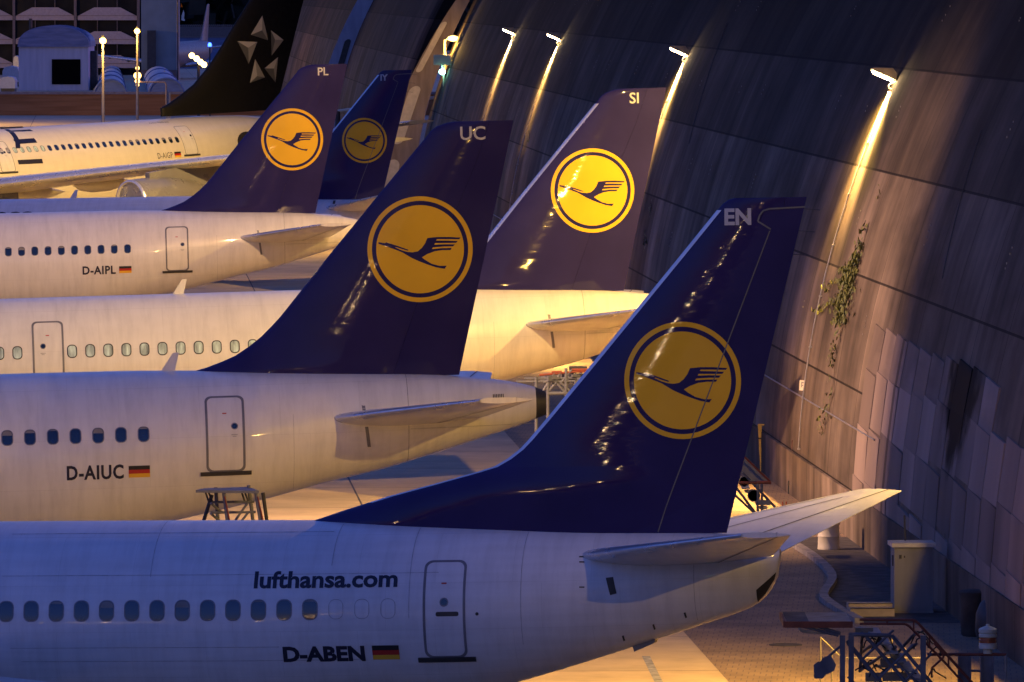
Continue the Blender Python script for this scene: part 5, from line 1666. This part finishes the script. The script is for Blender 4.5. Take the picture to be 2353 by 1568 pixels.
# long arched canopies
M['canopy'] = paint('canopy_sheet', (.40, .43, .48), .6, var=.18, scale=(.3, .06, 1), nscale=2)
M['canopy_green'] = paint('canopy_green', (.42, .58, .42), .6, var=.1)
def canopy(x0, x1, ynear, xf0, xf1, yfar, Yn, Yf, label):
    A, B_ = at(*zc3(x0, ynear), Yn), at(*zc3(x1, ynear), Yn)
    C, D = at(*zc3(xf0, yfar), Yf), at(*zc3(xf1, yfar), Yf)
    o = empty('arched_canopy', ((A.x + B_.x) / 2, Yn, 0), 0, label, 'canopy', 'arched canopies beyond the boundary wall')
    I = Vector(o.location)
    def arch(t):
        l = A + (C - A) * t; r = B_ + (D - B_) * t
        cx, hw_ = (l.x + r.x) / 2 - I.x, (r.x - l.x) / 2
        y = Yn + (Yf - Yn) * t - I.y
        return [(cx - hw_ * cos(pi * k / 14), y, max(0, hw_ * .95 * sin(pi * k / 14))) for k in range(15)]
    segs = 6
    for s in range(segs):
        t0, t1 = s / segs, (s + 1) / segs
        r0, r1 = arch(t0), arch(t1)
        b = MB()
        for k in range(14): b.quad(r0[k], r0[k + 1], r1[k + 1], r1[k])
        for (q, sc) in ((r0, 1.03), (r1, 1.03)):
            pass
        nm = b.build('canopy_bay', M['canopy_green'] if s == segs - 1 else M['canopy'], o, smooth=True, fix=False)
        rib = MB()
        for k in range(14): rib.tube(r0[k], r0[k + 1], .16, 5)
        rib.build('rib', M['shed_roof'], nm)
    b = MB(); r0 = arch(0); b.v = [tuple(p) for p in r0]; b.f = [tuple(range(15))]
    b.build('end_sheet', M['shed_roof'], o, fix=False)
canopy(1175, 1590, 1165, 1325, 1500, 830, 1060, 1440, 'shorter pale arched canopy between the shed and the signal column')
canopy(1860, 2310, 1165, 1745, 2040, 830, 1060, 1440, 'wide pale arched canopy with a green far bay right of the signal column')

# left edge vehicles / tanks
M['tank'] = paint('tank_paint', (.40, .42, .46), .5, var=.15)
for (x0, y0, x1, y1, Y, lab) in ((30, 830, 235, 950, 1150, 'upper pale box trailer at the left edge of the photo'), (0, 960, 190, 1150, 1080, 'lower pale box trailer beside the shed'), (165, 700, 235, 830, 1250, 'cream tank standing behind the box trailers')):
    a, c = far_box(Y, x0, y0, x1, y1)
    o = empty('box_trailer' if 'box trailer at' in lab or 'lower' in lab else 'storage_tank', ((a.x + c.x) / 2, Y, 0), 0, lab, 'trailer' if 'trailer' in lab.split(' behind')[0] else 'tank')
    w_, h_ = c.x - a.x, a.z
    P = [(-w_ / 2, .7), (w_ / 2, .7), (w_ / 2, h_ * .75), (w_ * .38, h_ * .94), (0, h_), (-w_ * .38, h_ * .94), (-w_ / 2, h_ * .75)]
    MB().prism(P, 0, 5).build('body', M['tank'], o)
    MB().box((0, 2.5, .45), (w_ * .9, 4.6, .5)).build('chassis', M['dark'], o)
    for yy in (.8, 4.0):
        for sx in (-1, 1):
            MB().lathe((sx * w_ * .36, yy, .45), [(.2, -.12), (.45, -.12), (.45, .12), (.2, .12)], 14, 'X').build('wheel', M['tyre'], o)

# glazed hall with pale gabled bands
Y = 1300.0
M['hall'] = paint('hall_frame', (.16, .12, .11), .7, var=.2)
M['hall_glass'] = paint('hall_glass', (.010, .010, .010), .6, spec=.2, var=.5, nscale=.3)
M['hall_band'] = paint('hall_band', (.42, .34, .32), .7, var=.12)
o = empty('hangar_hall', (0, Y, 0), 0, 'dark glazed hall with pale gabled bands and slim columns at the upper left', 'building')
q0, q1 = at(*zc3(-900, 0), Y), at(*zc3(1775, 0), Y)
MB().box(((q0.x + q1.x) / 2, 15, 10), (q1.x - q0.x, 29, 20)).build('glass_front', M['hall_glass'], o)
cols = [at(*zc3(x, 0), Y).x for x in (-605, 175, 945, 1735)]
for x in cols: MB().box((x, -.3, 10), (.42, .7, 20.1)).build('column', M['hall'], o)
for k in range(-1, 3):
    xa, xb = cols[0] + (cols[1] - cols[0]) * (k + 1) + .25, cols[0] + (cols[1] - cols[0]) * (k + 2) - .25
    if k == 2: continue
    for (yb, ys_, ytop) in ((255, 165, 95), (555, 455, 395), (855, 755, 695)):
        zb0, zs_, zt0 = at(*zc3(0, yb), Y).z, at(*zc3(0, ys_), Y).z, at(*zc3(0, ytop), Y).z
        if zb0 < 0: continue
        P = [(xa, zb0), (xb, zb0), (xb, zs_ - .5), (xa + (xb - xa) * .72, zt0), (xa + (xb - xa) * .28, zt0), (xa, zs_ - .5)]
        g = MB().prism(P, -.25, -.02).build('gable_band', M['hall_band'], o)
        MB().box(((xa + xb) / 2, -.29, zb0 + .75), (xb - xa - .4, .08, .06)).build('band_groove', M['hall'], g)
    for j in range(1, 3):
        MB().box((xa + (xb - xa) * j / 3, -.1, 10), (.1, .14, 20)).build('mullion', M['hall'], o)
# grey stair block
Y = 1230.0
a, c = far_box(Y, 1770, 0, 2215, 660)
M['block'] = paint('grey_block', (.20, .24, .25), .7, var=.15, nscale=.4)
o = empty('stair_block', ((a.x + c.x) / 2, Y, 0), 0, 'plain grey-green block tower right of the glazed hall', 'building')
MB().box((0, 6, 12), (c.x - a.x, 12, 24)).build('wall', M['block'], o)
MB().box((-(c.x - a.x) * .2, -.8, 3.9), (1.3, 1.4, 7.8)).build('vent_shaft', M['dark'], o)
MB().box((0, -.06, .8), (c.x - a.x + .2, .2, 1.6)).build('skirting', M['hall'], o)
MB().tube(((c.x - a.x) * .5 + .2, -.1, 0), ((c.x - a.x) * .5 + .2, -.1, 24), .12).build('downpipe', M['dark'], o)
# white picket railing with hooped tops
Y = 1400.0
M['paling'] = paint('paling_paint', (.20, .165, .155), .7, var=.12)
o = empty('railing', (at(405, 70, Y).x, Y, 0), 0, 'white hooped railing on a low wall in the far distance', 'fence')
x1 = at(620, 70, Y).x - at(405, 70, Y).x
z1, z0 = at(0, 58, Y).z, at(0, 86, Y).z
b = MB(); n = 46
for k in range(n):
    x = x1 * k / n
    b.box((x, 0, (z0 + z1) / 2), (.10, .10, z1 - z0)).box((x + x1 / n * .4, 0, z1), (x1 / n * .6, .1, .14))
b.build('palings', M['paling'], o)
MB().box((x1 / 2, .1, z0 + .1), (x1, .14, .3)).build('bottom_rail', M['paling'], o)
MB().box((x1 / 2, .5, z0 / 2), (x1, .6, z0)).build('low_wall', M['shed_roof'], o)
MB().box((x1 / 2, .3, (z0 + z1) / 2), (x1, .06, (z1 - z0) * .75)).build('backing_sheet', M['paling'], o)

# a further jet seen almost nose-on, only its grey fin shows
FR_Z = Frame(484, 1270.0, 80.0, .5)
rz = empty('parked_jet', FR_Z.loc, 0, 'distant grey jet, only its slim tail fin shows left of the black tail', 'airplane')
rz.rotation_euler = FR_Z.M.to_euler()
M['grey_jet'] = paint('grey_jet_paint', (.13, .135, .15), .4, var=.1)
body_mesh(BODY_A, -37.57, 0, 'fuselage', M['grey_jet'], rz)
build_fin(FIN_A, rz, M['grey_jet'], None)
stabilizers(rz, (.80, -5.50, 4.0, 4.86), (6.22, -2.05, 1.25, 5.52), M['grey_jet'])
wing(rz, (1.6, -26, 7.0, 2.5), (17.0, -17, 1.5, 4.1), M['grey_jet'])

# pale tube standing in for another jet's lit wing edge; its post is added
A, B_ = at(776, 256, 600), at(1001, 224, 600)
o = empty('pale_sliver', ((A.x + B_.x) / 2, 600, 0), 0, 'thin pale boom slanting up in front of the far hangar wall', 'sliver')
I = Vector(o.location)
MB().tube(A - I, B_ - I, .13, 8).build('sliver', M['beacon_white'], o)
MB().tube(A - I, ((A - I).x, 0, 0), .2, 8).build('post', M['dark'], o)

# dark tree belt on the horizon
M['trees'] = paint('tree_belt', (.018, .024, .018), .9, var=.5, nscale=.15)
rnd = random.Random(9); b = MB()
for k in range(8000):
    x = rnd.uniform(-260, 320); h = 22 + 5 * sin(x * .05) + 3 * sin(x * .21 + 1)
    z = rnd.uniform(0, 1) ** .7 * h; y = 1700 + rnd.gauss(0, 7); s = rnd.uniform(1.8, 3.6)
    n_ = Vector((rnd.gauss(0, 1), rnd.gauss(0, 1), rnd.gauss(0, 1))).normalized(); u = n_.orthogonal().normalized(); v = n_.cross(u)
    p = Vector((x, y, z)); b.quad(p + u * s, p + v * s, p - u * s, p - v * s)
o = b.build('tree_belt', M['trees'], fix=False); tagp(o, kind='stuff')
print('objects', len(bpy.data.objects))
